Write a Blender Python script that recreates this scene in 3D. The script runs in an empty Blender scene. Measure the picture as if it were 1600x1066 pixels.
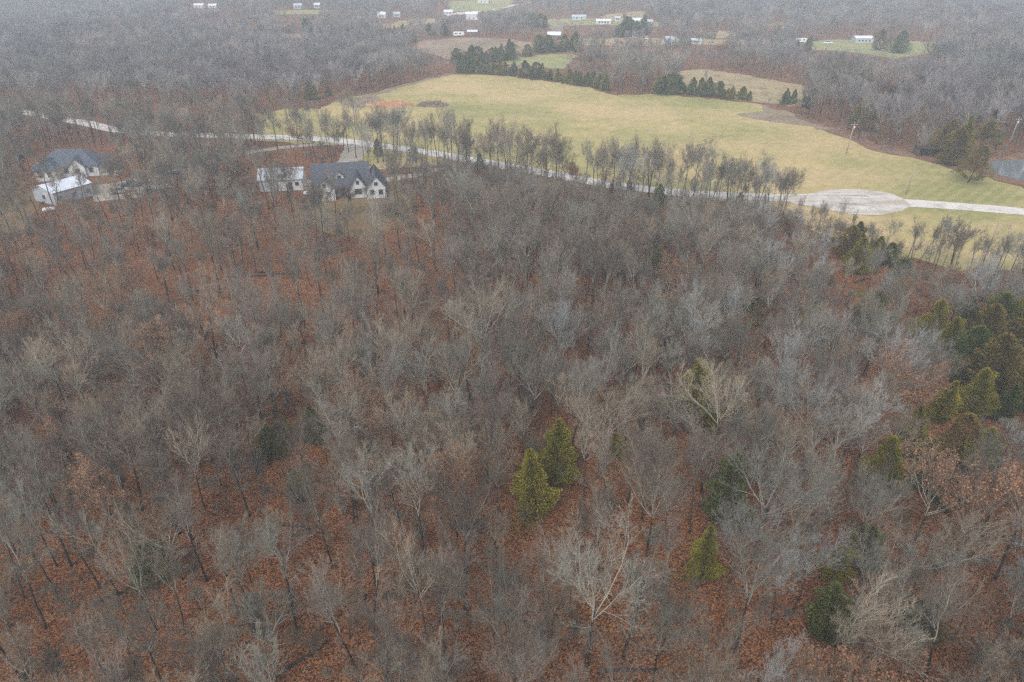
import bpy, bmesh, math, random
import numpy as np
from mathutils import Vector, Matrix
from mathutils.geometry import tessellate_polygon
R = math.radians
rnd = random.Random(7)
S = bpy.context.scene
COL = S.collection

# ------------------------------------------------------------------ camera, sky, sun, exposure
CAM_H, PITCH, FPX = 52.0, R(30.0), 1067.0
cam = bpy.data.objects.new('camera', bpy.data.cameras.new('camera'))
COL.objects.link(cam)
cam.location = (0, 0, CAM_H)
cam.rotation_euler = (R(90) - PITCH, 0, 0)
cam.data.sensor_width = 36
cam.data.lens = 36 * FPX / 1600
cam.data.clip_start = 0.5
cam.data.clip_end = 6000
S.camera = cam
SUN_EL, SUN_AZ = R(48), R(200)
w = bpy.data.worlds.new('World'); S.world = w; w.use_nodes = True
nt = w.node_tree; nt.nodes.clear()
sky = nt.nodes.new('ShaderNodeTexSky'); sky.sky_type = 'NISHITA'; sky.sun_disc = False
sky.sun_elevation = SUN_EL; sky.sun_rotation = SUN_AZ; sky.air_density = 1.0; sky.dust_density = 2.0; sky.ozone_density = 1.0
hs = nt.nodes.new('ShaderNodeHueSaturation'); hs.inputs['Saturation'].default_value = 0.5
bg = nt.nodes.new('ShaderNodeBackground'); bg.inputs['Strength'].default_value = 0.15
wo = nt.nodes.new('ShaderNodeOutputWorld')
nt.links.new(sky.outputs[0], hs.inputs['Color']); nt.links.new(hs.outputs[0], bg.inputs[0]); nt.links.new(bg.outputs[0], wo.inputs[0])
sl = bpy.data.lights.new('sun', 'SUN'); sl.energy = 0.5; sl.angle = R(15); sl.color = (1.0, 0.965, 0.91)
so = bpy.data.objects.new('sun', sl); COL.objects.link(so)
sd = Vector((math.sin(SUN_AZ) * math.cos(SUN_EL), math.cos(SUN_AZ) * math.cos(SUN_EL), math.sin(SUN_EL)))
so.rotation_euler = sd.to_track_quat('Z', 'Y').to_euler()
S.view_settings.view_transform = 'Standard'; S.view_settings.look = 'None'
S.view_settings.exposure = 1.15; S.view_settings.gamma = 1.0
S.cycles.use_denoising = False; S.cycles.volume_bounces = 3; S.cycles.filter_width = 1.35
HAZE = 0.00056

# ------------------------------------------------------------------ terrain and photo-to-ground layout
def ss(a, b, x):
    t = min(1, max(0, (x - a) / (b - a))); return t * t * (3 - 2 * t)
def hgt(x, y):
    f = ss(330, 620, y)
    h = f * (5.0 * math.sin(x / 83 + 1.3) * math.cos(y / 71 + 0.4) + 3.5 * math.sin(x / 47 - y / 90))
    h += ss(600, 1500, y) * 30
    n = 1 - ss(120, 170, y)
    h += n * 0.7 * math.sin(x / 17 + 0.6) * math.sin(y / 21)
    return h
CF = Vector((0, math.cos(PITCH), -math.sin(PITCH))); CU = Vector((0, math.sin(PITCH), math.cos(PITCH)))
def gp(px, py, z=None):
    """ground point seen at a pixel of the 1600 px photograph"""
    d = CF + CU * (-(py - 533) / FPX) + Vector(((px - 800) / FPX, 0, 0))
    if z is not None:
        t = (CAM_H - z) / -d.z
        return Vector((d.x * t, d.y * t, z))
    t = CAM_H / -d.z
    t0 = t * 0.6; n = 120; pt = t0
    for i in range(n * 2):
        tt = t0 + (t - t0) * i / n
        p = d * tt
        if CAM_H + p.z <= hgt(p.x, p.y):
            a, b = pt, tt
            for _ in range(20):
                m = (a + b) / 2; p = d * m
                if CAM_H + p.z <= hgt(p.x, p.y): b = m
                else: a = m
            p = d * b
            return Vector((p.x, p.y, hgt(p.x, p.y)))
        pt = tt
    p = d * t
    return Vector((p.x, p.y, 0))
def pix(x, y, z):
    v = Vector((x, y, z - CAM_H)); dep = v.dot(CF)
    if dep < 1: return (-9999, 9999)
    return (800 + FPX * v.x / dep, 533 - FPX * v.dot(CU) / dep)
def inpoly(x, y, P):
    c = False; j = len(P) - 1
    for i in range(len(P)):
        xi, yi = P[i]; xj, yj = P[j]
        if (yi > y) != (yj > y) and x < (xj - xi) * (y - yi) / (yj - yi) + xi: c = not c
        j = i
    return c

# ------------------------------------------------------------------ object helpers
def tag(o, label=None, cat=None, group=None, kind=None):
    if label: o['label'] = label
    if cat: o['category'] = cat
    if group: o['group'] = group
    if kind: o['kind'] = kind
    return o
def thing(name, loc, rz=0, label=None, cat=None, group=None):
    o = bpy.data.objects.new(name, None); COL.objects.link(o)
    o.location = loc; o.rotation_euler = (0, 0, rz); o.empty_display_size = 0.5
    return tag(o, label, cat, group)
def link(name, me, parent=None):
    o = bpy.data.objects.new(name, me); COL.objects.link(o)
    if parent: o.parent = parent
    return o
def copy_tree(o, parent=None):
    c = o.copy(); COL.objects.link(c); c.parent = parent
    for ch in o.children: copy_tree(ch, c)
    return c
class Geo:
    def __init__(s): s.v = []; s.f = []; s.m = []
    def face(s, pts, m=0):
        b = len(s.v); s.v += [tuple(p) for p in pts]; s.f.append(tuple(range(b, b + len(pts)))); s.m.append(m)
    def box(s, x0, x1, y0, y1, z0, z1, m=0):
        b = len(s.v)
        s.v += [(x, y, z) for z in (z0, z1) for x, y in ((x0, y0), (x1, y0), (x1, y1), (x0, y1))]
        for q in ((3, 2, 1, 0), (4, 5, 6, 7), (0, 1, 5, 4), (1, 2, 6, 5), (2, 3, 7, 6), (3, 0, 4, 7)):
            s.f.append(tuple(b + i for i in q)); s.m.append(m)
    def prism(s, prof, axis, a0, a1, m=0):
        """prof: 2D outline; axis 'x': profile in (y,z), 'y': profile in (x,z)"""
        b = len(s.v); n = len(prof)
        for a in (a0, a1):
            for (u, z) in prof: s.v.append((a, u, z) if axis == 'x' else (u, a, z))
        s.f.append(tuple(range(b + n - 1, b - 1, -1))); s.m.append(m)
        s.f.append(tuple(range(b + n, b + 2 * n))); s.m.append(m)
        for i in range(n):
            j = (i + 1) % n
            s.f.append((b + i, b + j, b + n + j, b + n + i)); s.m.append(m)
    def tube(s, pts, rad, k=6, m=0, cap=True):
        b = len(s.v); n = len(pts)
        for i, p in enumerate(pts):
            p = Vector(p)
            d = Vector(pts[min(i + 1, n - 1)]) - Vector(pts[max(i - 1, 0)])
            d.normalize()
            a = d.cross(Vector((0.31, 0.9, 0.17)) if abs(d.z) > 0.6 else Vector((0, 0, 1))); a.normalize(); c = d.cross(a)
            for q in range(k):
                t = 2 * math.pi * q / k
                s.v.append(tuple(p + (a * math.cos(t) + c * math.sin(t)) * rad[i]))
        for i in range(n - 1):
            for q in range(k):
                r = (q + 1) % k
                s.f.append((b + i * k + q, b + i * k + r, b + (i + 1) * k + r, b + (i + 1) * k + q)); s.m.append(m)
        if cap:
            s.f.append(tuple(b + (n - 1) * k + q for q in range(k))); s.m.append(m)
            s.f.append(tuple(b + q for q in reversed(range(k)))); s.m.append(m)
    def mesh(s, name, mats, smooth=False):
        me = bpy.data.meshes.new(name); me.from_pydata(s.v, [], s.f)
        for m in (mats if isinstance(mats, (list, tuple)) else [mats]): me.materials.append(m)
        me.polygons.foreach_set('material_index', s.m)
        if smooth: me.polygons.foreach_set('use_smooth', [True] * len(s.f))
        else: me.polygons.foreach_set('use_smooth', [False] * len(s.f))
        me.update(); return me
    def build(s, name, mats, parent=None, smooth=False): return link(name, s.mesh(name, mats, smooth), parent)

# ------------------------------------------------------------------ materials
def newmat(name, rough=0.85, spec=0.25):
    m = bpy.data.materials.new(name); m.use_nodes = True
    b = m.node_tree.nodes['Principled BSDF']; b.inputs['Roughness'].default_value = rough
    b.inputs['Specular IOR Level'].default_value = spec
    return m, m.node_tree, b
def N(t, typ, **kw):
    n = t.nodes.new(typ)
    for k, v in kw.items(): setattr(n, k, v)
    return n
def coords(t, scale=1.0, obj=False, loc=(0, 0, 0), rot=0, sc=None):
    if obj: o = N(t, 'ShaderNodeTexCoord').outputs['Object']
    else: o = N(t, 'ShaderNodeNewGeometry').outputs['Position']
    mp = N(t, 'ShaderNodeMapping'); t.links.new(o, mp.inputs[0])
    mp.inputs['Scale'].default_value = sc if sc else (scale,) * 3
    mp.inputs['Location'].default_value = loc; mp.inputs['Rotation'].default_value = (0, 0, rot)
    return mp.outputs[0]
def noise(t, scale, detail=4, rough=0.55, vec=None, dist=0):
    n = N(t, 'ShaderNodeTexNoise'); n.inputs['Scale'].default_value = scale; n.inputs['Detail'].default_value = detail
    n.inputs['Roughness'].default_value = rough; n.inputs['Distortion'].default_value = dist
    t.links.new(vec if vec else coords(t), n.inputs['Vector']); return n.outputs['Fac']
def ramp(t, fac, stops, interp='LINEAR'):
    r = N(t, 'ShaderNodeValToRGB'); r.color_ramp.interpolation = interp
    e = r.color_ramp.elements
    while len(e) < len(stops): e.new(0.5)
    for i, (p, c) in enumerate(stops):
        e[i].position = p; e[i].color = (c[0], c[1], c[2], 1) if isinstance(c, (tuple, list)) else (c, c, c, 1)
    t.links.new(fac, r.inputs[0]); return r.outputs[0]
def mix(t, fac, a, b, typ='MIX'):
    n = N(t, 'ShaderNodeMix', data_type='RGBA', blend_type=typ)
    if isinstance(fac, (int, float)): n.inputs[0].default_value = fac
    else: t.links.new(fac, n.inputs[0])
    for k, v in ((6, a), (7, b)):
        if isinstance(v, (tuple, list)): n.inputs[k].default_value = (v[0], v[1], v[2], 1)
        else: t.links.new(v, n.inputs[k])
    return n.outputs[2]
def bump(t, b, fac, strength=0.5, dist=0.1):
    n = N(t, 'ShaderNodeBump'); n.inputs['Strength'].default_value = strength; n.inputs['Distance'].default_value = dist
    t.links.new(fac, n.inputs['Height']); t.links.new(n.outputs[0], b.inputs['Normal'])
def orand(t): return N(t, 'ShaderNodeObjectInfo').outputs['Random']
def simple(name, c1, c2=None, scale=1.0, rough=0.8, spec=0.3, metal=0, detail=4, obj=True, bmp=0):
    m, t, b = newmat(name, rough, spec); b.inputs['Metallic'].default_value = metal
    if c2 is None: c2 = tuple(x * 0.82 for x in c1)
    f = noise(t, scale, detail, vec=coords(t, obj=obj))
    t.links.new(ramp(t, f, [(0.3, c1), (0.7, c2)]), b.inputs['Base Color'])
    if bmp: bump(t, b, f, bmp, 0.05)
    return m

def mat_litter():
    m, t, b = newmat('leaf_litter', 0.9, 0.15)
    P = coords(t)
    v = N(t, 'ShaderNodeTexVoronoi'); v.inputs['Scale'].default_value = 8.5; t.links.new(P, v.inputs['Vector'])
    sep = N(t, 'ShaderNodeSeparateColor'); t.links.new(v.outputs['Color'], sep.inputs[0])
    leaf = ramp(t, sep.outputs[0], [(0.0, (0.0341, 0.01736, 0.01116)), (0.25, (0.093, 0.03844, 0.02046)), (0.6, (0.215, 0.08, 0.026)), (0.85, (0.32, 0.13, 0.045)), (1.0, (0.31, 0.1798, 0.1054))])
    n1 = noise(t, 0.05, 5, 0.6, P); n2 = noise(t, 0.45, 5, 0.65, P)
    dirt = ramp(t, n2, [(0.38, (0.06, 0.033, 0.021)), (0.7, (0.13, 0.06, 0.03))])
    c = mix(t, ramp(t, n2, [(0.3, 0.4), (0.5, 1.0)]), dirt, leaf)
    c = mix(t, ramp(t, n1, [(0.42, 0.0), (0.62, 0.6)]), c, mix(t, 1, c, (0.68, 0.66, 0.66), 'MULTIPLY'))
    grn = noise(t, 0.12, 4, 0.6, coords(t, loc=(33, 7, 0)))
    c = mix(t, ramp(t, grn, [(0.62, 0.0), (0.74, 0.45)]), c, (0.10, 0.09, 0.04))
    drift = noise(t, 0.16, 5, 0.65, coords(t, loc=(5, 61, 0)), 0.6)
    c = mix(t, ramp(t, drift, [(0.5, 0.0), (0.7, 0.55)]), c, mix(t, 1, c, (1.25, 1.5, 1.9), 'MULTIPLY'))
    c = mix(t, ramp(t, drift, [(0.3, 0.3), (0.45, 0.0)]), c, (0.05, 0.032, 0.02))
    t.links.new(c, b.inputs['Base Color']); bump(t, b, sep.outputs[1], 0.8, 0.08)
    return m
def mat_field():
    m, t, b = newmat('field_grass', 0.95, 0.1)
    P = coords(t)
    n1 = noise(t, 0.022, 5, 0.6, P); n2 = noise(t, 0.35, 6, 0.7, P)
    st = noise(t, 1.0, 4, 0.6, coords(t, sc=(0.018, 0.11, 1), rot=R(-14)))
    c = ramp(t, n1, [(0.36, (0.22, 0.215, 0.075)), (0.47, (0.30, 0.262, 0.1)), (0.6, (0.43, 0.32, 0.155))])
    c = mix(t, ramp(t, st, [(0.42, 0.0), (0.66, 0.6)]), c, (0.4, 0.3, 0.16))
    # drilled rows, fading out over the middle of the field
    wv = N(t, 'ShaderNodeTexWave', wave_type='BANDS', bands_direction='X', wave_profile='SIN')
    wv.inputs['Scale'].default_value = 0.12; wv.inputs['Distortion'].default_value = 2.5; wv.inputs['Detail'].default_value = 2; wv.inputs['Detail Scale'].default_value = 0.3
    t.links.new(coords(t, rot=R(45)), wv.inputs['Vector'])
    sx = N(t, 'ShaderNodeSeparateXYZ'); t.links.new(P, sx.inputs[0])
    zone = N(t, 'ShaderNodeMapRange'); zone.inputs[1].default_value = 20; zone.inputs[2].default_value = 60; t.links.new(sx.outputs[0], zone.inputs[0])
    zy = N(t, 'ShaderNodeMapRange'); zy.inputs[1].default_value = 265; zy.inputs[2].default_value = 225; t.links.new(sx.outputs[1], zy.inputs[0])
    mm = N(t, 'ShaderNodeMath', operation='MULTIPLY'); t.links.new(zone.outputs[0], mm.inputs[0]); t.links.new(zy.outputs[0], mm.inputs[1])
    m2 = N(t, 'ShaderNodeMath', operation='MULTIPLY'); t.links.new(mm.outputs[0], m2.inputs[0]); t.links.new(ramp(t, wv.outputs['Fac'], [(0.3, 0.0), (0.9, 0.25)]), m2.inputs[1])
    m3 = N(t, 'ShaderNodeMath', operation='MULTIPLY'); t.links.new(m2.outputs[0], m3.inputs[0]); t.links.new(ramp(t, noise(t, 0.06, 3, 0.5, P), [(0.35, 0.25), (0.6, 1.0)]), m3.inputs[1])
    c = mix(t, m3.outputs[0], c, (0.46, 0.32, 0.18))
    c = mix(t, 0.75, c, ramp(t, n2, [(0.3, (0.74, 0.76, 0.68)), (0.7, (1.2, 1.16, 1.12))]), 'MULTIPLY')
    t.links.new(c, b.inputs['Base Color']); bump(t, b, n2, 0.4, 0.1)
    return m
def mat_ground2(name, a, bb, cc, sc=0.05, spots=None):
    m, t, b = newmat(name, 0.95, 0.1)
    P = coords(t)
    n1 = noise(t, sc, 6, 0.65, P); n2 = noise(t, sc * 9, 6, 0.7, P)
    c = ramp(t, n1, [(0.35, a), (0.52, bb), (0.68, cc)])
    c = mix(t, 0.8, c, ramp(t, n2, [(0.3, (0.6, 0.6, 0.6)), (0.7, (1.25, 1.22, 1.2))]), 'MULTIPLY')
    if spots: c = mix(t, ramp(t, noise(t, sc * 4, 3, 0.5, P), [(0.6, 0.0), (0.68, 0.8)]), c, spots)
    t.links.new(c, b.inputs['Base Color']); bump(t, b, n2, 0.4, 0.1)
    return m
def mat_twig(name, a, bb, ns=0.9):
    m, t, b = newmat(name, 0.8, 0.15)
    c = ramp(t, orand(t), [(0.0, a), (1.0, bb)])
    n = noise(t, ns, 3, vec=coords(t))
    c = mix(t, 0.6, c, ramp(t, n, [(0.3, (0.72, 0.7, 0.7)), (0.7, (1.25, 1.22, 1.2))]), 'MULTIPLY')
    t.links.new(c, b.inputs['Base Color']); return m
def mat_leaf(name, stops, bright=1.0):
    m, t, b = newmat(name, 0.75, 0.2)
    P = coords(t)
    c = ramp(t, orand(t), stops)
    n = noise(t, 1.3, 4, vec=P)
    c = mix(t, 0.85, c, ramp(t, n, [(0.3, (0.5, 0.55, 0.55)), (0.7, (1.6, 1.5, 1.3))]), 'MULTIPLY')
    t.links.new(c, b.inputs['Base Color']); return m
M = {}
M['litter'] = mat_litter()
M['field'] = mat_field()
M['lawn'] = mat_ground2('lawn', (0.14, 0.11, 0.05), (0.19, 0.13, 0.065), (0.2, 0.095, 0.045), 0.16, (0.17, 0.075, 0.035))
M['pasture'] = mat_ground2('dry_pasture', (0.26, 0.21, 0.11), (0.34, 0.26, 0.14), (0.3, 0.2, 0.12), 0.03, (0.18, 0.13, 0.08))
M['green_pasture'] = mat_ground2('green_pasture', (0.2, 0.21, 0.08), (0.26, 0.25, 0.1), (0.32, 0.26, 0.13), 0.04)
M['brown_pasture'] = mat_ground2('brown_pasture', (0.2, 0.15, 0.1), (0.26, 0.19, 0.13), (0.32, 0.23, 0.14), 0.04, (0.15, 0.1, 0.07))
M['gravel'] = mat_ground2('gravel', (0.44, 0.4, 0.34), (0.56, 0.52, 0.46), (0.62, 0.58, 0.52), 0.35)
M['worn_gravel'] = mat_ground2('worn_gravel', (0.276, 0.2392, 0.1748), (0.368, 0.322, 0.2576), (0.2392, 0.2024, 0.1196), 0.3)
M['soil'] = mat_ground2('bare_soil', (0.2, 0.145, 0.095), (0.25, 0.19, 0.125), (0.28, 0.22, 0.12), 0.1)
M['orange_soil'] = mat_ground2('orange_soil', (0.315, 0.15, 0.075), (0.39, 0.2025, 0.105), (0.45, 0.285, 0.165), 0.2)
M['bank'] = mat_ground2('pond_bank', (0.15, 0.075, 0.0525), (0.195, 0.1125, 0.0675), (0.24, 0.165, 0.105), 0.2)
M['concrete'] = simple('concrete', (0.5, 0.48, 0.44), (0.42, 0.4, 0.37), 0.4, 0.9, 0.2)
M['bark_dark'] = mat_twig('dark_bark', (0.0306, 0.02584, 0.02176), (0.068, 0.0578, 0.0476))
M['limb_grey'] = mat_twig('grey_limb_bark', (0.21, 0.20, 0.16), (0.36, 0.34, 0.28))
M['limb_pale'] = mat_twig('pale_limb_bark', (0.28, 0.265, 0.21), (0.42, 0.40, 0.32))
M['twig_mauve'] = mat_twig('mauve_twigs', (0.105, 0.085, 0.066), (0.22, 0.184, 0.148))
M['twig_grey'] = mat_twig('grey_twigs', (0.11, 0.103, 0.08), (0.25, 0.237, 0.19))
M['twig_tan'] = mat_twig('tan_twigs', (0.145, 0.115, 0.08), (0.28, 0.23, 0.165))
M['twig_blue'] = mat_twig('silver_twigs', (0.2, 0.2, 0.185), (0.3, 0.298, 0.275))
M['brownleaf'] = mat_leaf('clinging_brown_leaves', [(0.0, (0.1728, 0.0756, 0.0396)), (1.0, (0.2448, 0.1224, 0.0684))])
M['cedar_olive'] = mat_leaf('olive_cedar_sprays', [(0.0, (0.15, 0.14, 0.018)), (1.0, (0.21, 0.18, 0.025))])
M['cedar_green'] = mat_leaf('green_cedar_sprays', [(0.0, (0.068, 0.085, 0.022)), (1.0, (0.1, 0.11, 0.03))])
M['cedar_rust'] = mat_leaf('rusty_cedar_sprays', [(0.0, (0.115, 0.088, 0.022)), (1.0, (0.155, 0.105, 0.03))])
for k_, a_, b_ in (('grey', (0.11, 0.105, 0.095), (0.27, 0.255, 0.23)), ('mauve', (0.105, 0.094, 0.094), (0.26, 0.235, 0.232)), ('tan', (0.12, 0.108, 0.09), (0.29, 0.25, 0.21))): M['far_' + k_] = mat_twig('far_%s_twigs' % k_, a_, b_, 0.06)
M['brush'] = simple('dead_brush', (0.09, 0.07, 0.055), (0.18, 0.13, 0.1), 2)
M['white'] = simple('white_siding', (0.58, 0.58, 0.57), (0.44, 0.44, 0.44), 0.6, 0.5)
M['metal_white'] = simple('white_sheet_metal', (0.66, 0.68, 0.7), (0.5, 0.52, 0.55), 0.5, 0.45, 0.4)
M['metal_grey'] = simple('grey_sheet_metal', (0.42, 0.45, 0.47), (0.34, 0.36, 0.39), 0.6, 0.5, 0.4)
M['shingle'] = simple('dark_shingles', (0.055, 0.058, 0.068), (0.085, 0.087, 0.098), 3, 0.85)
M['slate'] = simple('blue_grey_shingles', (0.06, 0.072, 0.09), (0.09, 0.1, 0.12), 3, 0.85)
M['dark_wall'] = simple('dark_wall', (0.12, 0.075, 0.06), (0.08, 0.055, 0.045), 1, 0.8)
M['teal'] = simple('pale_teal_metal', (0.4, 0.5, 0.48), (0.32, 0.42, 0.41), 0.6, 0.5)
M['tan_wall'] = simple('tan_wall', (0.4, 0.34, 0.26), None, 1)
M['glass'] = simple('window_glass', (0.03, 0.035, 0.04), (0.05, 0.055, 0.06), 1, 0.12, 0.6)
M['paint_white'] = simple('white_car_paint', (0.75, 0.75, 0.75), None, 1, 0.3, 0.5)
M['paint_dark'] = simple('dark_car_paint', (0.04, 0.045, 0.05), (0.07, 0.07, 0.075), 1, 0.3, 0.5)
M['paint_silver'] = simple('silver_car_paint', (0.4, 0.41, 0.43), None, 1, 0.3, 0.5)
M['paint_orange'] = simple('orange_machine_paint', (0.6, 0.22, 0.03), None, 1, 0.5)
M['rubber'] = simple('tyre_rubber', (0.02, 0.02, 0.02), (0.035, 0.035, 0.035), 2)
M['pole'] = simple('weathered_pole_wood', (0.24, 0.19, 0.14), (0.32, 0.26, 0.2), 0.7, 0.9)
M['steel'] = simple('galvanised_steel', (0.45, 0.46, 0.47), None, 2, 0.4, 0.5, 0.6)
def mat_water():
    m, t, b = newmat('pond_water', 0.04, 1.0)
    b.inputs['Base Color'].default_value = (0.14, 0.155, 0.16, 1)
    bump(t, b, noise(t, 1.1, 3, 0.5, coords(t)), 0.12, 0.05); return m
M['water'] = mat_water()

# ------------------------------------------------------------------ the ground sheet and what lies on it
def ground():
    ys = [-120 + 6 * i for i in range(75)]
    while ys[-1] < 3400: ys.append(ys[-1] + max(6, (ys[-1] - 320) * 0.04 + 6))
    xs = [6 * i for i in range(60)]
    while xs[-1] < 2600: xs.append(xs[-1] * 1.05)
    xs = [-x for x in reversed(xs[1:])] + xs
    V = [(x, y, hgt(x, y)) for y in ys for x in xs]; nx = len(xs)
    F_ = [(j * nx + i, j * nx + i + 1, (j + 1) * nx + i + 1, (j + 1) * nx + i) for j in range(len(ys) - 1) for i in range(nx - 1)]
    me = bpy.data.meshes.new('ground'); me.from_pydata(V, [], F_); me.materials.append(M['litter'])
    me.polygons.foreach_set('use_smooth', [True] * len(F_)); me.update()
    tag(link('ground', me), kind='structure')
ground()
def sheet_world(name, P, off, mat, jit=1.0, step=7.0, seed=1):
    r = random.Random(seed); Q = []
    for i in range(len(P)):
        a = Vector(P[i]); b = Vector(P[(i + 1) % len(P)]); n = max(1, int((b - a).length / 3.5))
        for k in range(n):
            p = a.lerp(b, k / n); Q.append((p.x + r.uniform(-jit, jit), p.y + r.uniform(-jit, jit)))
    bm = bmesh.new(); vs = [bm.verts.new((x, y, 0)) for x, y in Q]
    for tr in tessellate_polygon([[Vector((x, y, 0)) for x, y in Q]]):
        try: bm.faces.new([vs[i] for i in tr])
        except ValueError: pass
    x0 = min(q[0] for q in Q); x1 = max(q[0] for q in Q); y0 = min(q[1] for q in Q); y1 = max(q[1] for q in Q)
    for ax, a, b in ((0, x0, x1), (1, y0, y1)):
        k = a + step
        while k < b:
            co = [0, 0, 0]; co[ax] = k; no = [0, 0, 0]; no[ax] = 1
            bmesh.ops.bisect_plane(bm, geom=bm.verts[:] + bm.edges[:] + bm.faces[:], plane_co=co, plane_no=no)
            k += step
    for v in bm.verts: v.co.z = hgt(v.co.x, v.co.y) + off
    bmesh.ops.recalc_face_normals(bm, faces=bm.faces)
    bm.normal_update()
    for f in bm.faces:
        if f.normal.z < 0: f.normal_flip()
        f.smooth = True
    me = bpy.data.meshes.new(name); bm.to_mesh(me); bm.free(); me.materials.append(mat)
    return tag(link(name, me), kind='structure')
def sheet(name, PP, off, mat, jit=1.0, step=7.0, seed=1):
    return sheet_world(name, [tuple(gp(*p)[:2]) for p in PP], off, mat, jit, step, seed)
def strip_poly(PP, wid):
    C = [gp(*p) for p in PP]; C = [Vector((c.x, c.y)) for c in C]
    C2 = []
    for i in range(len(C) - 1):                     # Catmull-Rom
        p0, p1, p2, p3 = C[max(i - 1, 0)], C[i], C[i + 1], C[min(i + 2, len(C) - 1)]
        for k in range(4):
            t = k / 4
            C2.append(0.5 * ((2 * p1) + (p2 - p0) * t + (2 * p0 - 5 * p1 + 4 * p2 - p3) * t * t + (3 * p1 - p0 - 3 * p2 + p3) * t ** 3))
    C2.append(C[-1]); L = []; Rr = []
    for i, c in enumerate(C2):
        d = (C2[min(i + 1, len(C2) - 1)] - C2[max(i - 1, 0)]).normalized(); n = Vector((-d.y, d.x))
        ww = wid(i / (len(C2) - 1)) if callable(wid) else wid
        L.append(tuple(c + n * ww / 2)); Rr.append(tuple(c - n * ww / 2))
    return C2, L + Rr[::-1]
FIELD = [(524, 160), (600, 140), (640, 130), (705, 116), (780, 119), (900, 132), (935, 141), (965, 150), (1020, 147), (1130, 156), (1180, 162), (1235, 180), (1300, 204), (1370, 232), (1440, 247), (1485, 262), (1528, 272), (1560, 281), (1610, 300), (1760, 350),
         (1900, 480), (1600, 428), (1480, 418), (1385, 398), (1290, 362), (1200, 324), (1120, 311), (1040, 303), (940, 291), (860, 276), (790, 264), (720, 251), (690, 258), (640, 262), (575, 262), (565, 226), (470, 224), (400, 219), (395, 180), (440, 172), (500, 170)]
sheet('field', FIELD, 0.02, M['field'], 2.0, 7, 3)
LAWN = [(478, 318), (500, 290), (600, 275), (660, 276), (650, 310), (630, 350), (560, 372), (500, 360)]
LAWN2 = [(-60, 300), (10, 285), (60, 275), (62, 330), (40, 362), (-60, 380)]
sheet('lawn', LAWN, 0.02, M['lawn'], 1.0, 7, 4); sheet('lawn', LAWN2, 0.02, M['lawn'], 1.0, 7, 5)
PASTURES = [
    ('pasture', [(1058, 112), (1100, 108), (1180, 120), (1258, 134), (1262, 150), (1232, 166), (1185, 160), (1120, 152), (1062, 132)], 'pasture'),
    ('pasture', [(798, 92), (860, 84), (905, 86), (880, 108), (800, 104), (785, 98)], 'green_pasture'),
    ('pasture', [(655, 64), (720, 59), (800, 62), (838, 68), (850, 78), (790, 86), (700, 94), (680, 86), (645, 76)], 'brown_pasture'),
    ('pasture', [(1245, 66), (1300, 62), (1365, 64), (1480, 66), (1478, 74), (1440, 86), (1400, 92), (1320, 80), (1268, 78)], 'green_pasture'),
    ('pasture', [(590, 40), (640, 30), (700, 28), (690, 35), (640, 39), (600, 47)], 'pasture'),
    ('pasture', [(1090, 54), (1130, 48), (1165, 54), (1120, 60)], 'pasture'),
    ('pasture', [(1198, 38), (1225, 35), (1230, 44), (1205, 46)], 'pasture'),
    ('far_road', [(690, 22), (760, 13), (830, 3), (830, 5), (765, 16), (700, 25)], 'gravel'),
    ('pasture', [(445, 54), (490, 54), (492, 60), (448, 60)], 'pasture'),
    ('pasture', [(700, 2), (800, -3), (800, 8), (775, 17), (705, 18)], 'green_pasture'),
    ('pasture', [(425, 17), (500, 16), (500, 22), (430, 24)], 'green_pasture'),
    ('pasture', [(935, 27), (955, 22), (1010, 17), (1005, 27), (960, 32)], 'pasture'),
    ('pasture', [(858, 36), (885, 32), (878, 52), (862, 56)], 'brown_pasture'),
    ('pasture', [(870, 62), (1000, 60), (1200, 62), (1210, 69), (1000, 72), (880, 70)], 'pasture'),
    ('pasture', [(830, 30), (900, 28), (1040, 36), (1030, 42), (900, 40), (835, 38)], 'green_pasture')]
for k, (n_, P_, m_) in enumerate(PASTURES): sheet(n_, P_, 0.04, M[m_], 1.5, 12, 20 + k)
sheet('bare_soil', [(1160, 181), (1200, 165), (1245, 178), (1262, 190), (1300, 203), (1240, 196), (1185, 188)], 0.05, M['soil'], 2.6, 7, 8)
sheet('bare_soil', [(520, 158), (560, 152), (640, 130), (705, 115), (702, 118), (640, 133), (590, 149), (600, 158), (650, 165), (560, 169)], 0.06, M['soil'], 1.2, 7, 9)
sheet('bare_soil', [(1185, 160), (1240, 178), (1300, 198), (1375, 226), (1445, 240), (1500, 262), (1500, 268), (1440, 250), (1370, 237), (1300, 208), (1230, 183)], 0.045, M['bank'], 1.2, 7, 10)
POND = [(1541, 269), (1550, 253), (1600, 250), (1700, 248), (1760, 275), (1700, 300), (1640, 290), (1600, 284), (1570, 277)]
sheet('pond_bank', [(1530, 272), (1535, 246), (1600, 240), (1720, 240), (1780, 275), (1710, 306), (1640, 296), (1598, 288), (1560, 281)], 0.06, M['bank'], 1.0, 7, 11)
sheet('water', POND, 0.09, M['water'], 0.5, 7, 12)
ROAD = [(-60, 168), (0, 172), (40, 176), (70, 181), (100, 187), (135, 193), (160, 199), (200, 206), (260, 210), (330, 212), (400, 214), (470, 216), (540, 221), (600, 229), (660, 237), (740, 251), (800, 262), (860, 272), (940, 287), (1000, 295), (1080, 303), (1150, 307), (1200, 309), (1260, 312), (1340, 315), (1420, 318), (1500, 323), (1600, 331), (1720, 342), (1900, 362)]
road_c, road_p = strip_poly(ROAD, 5.4)
sheet_world('road', road_p, 0.075, M['gravel'], 0.22, 7, 13)
M['lot'] = mat_ground2('rutted_gravel', (0.4, 0.36, 0.3), (0.54, 0.5, 0.44), (0.6, 0.56, 0.5), 0.3)
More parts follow.
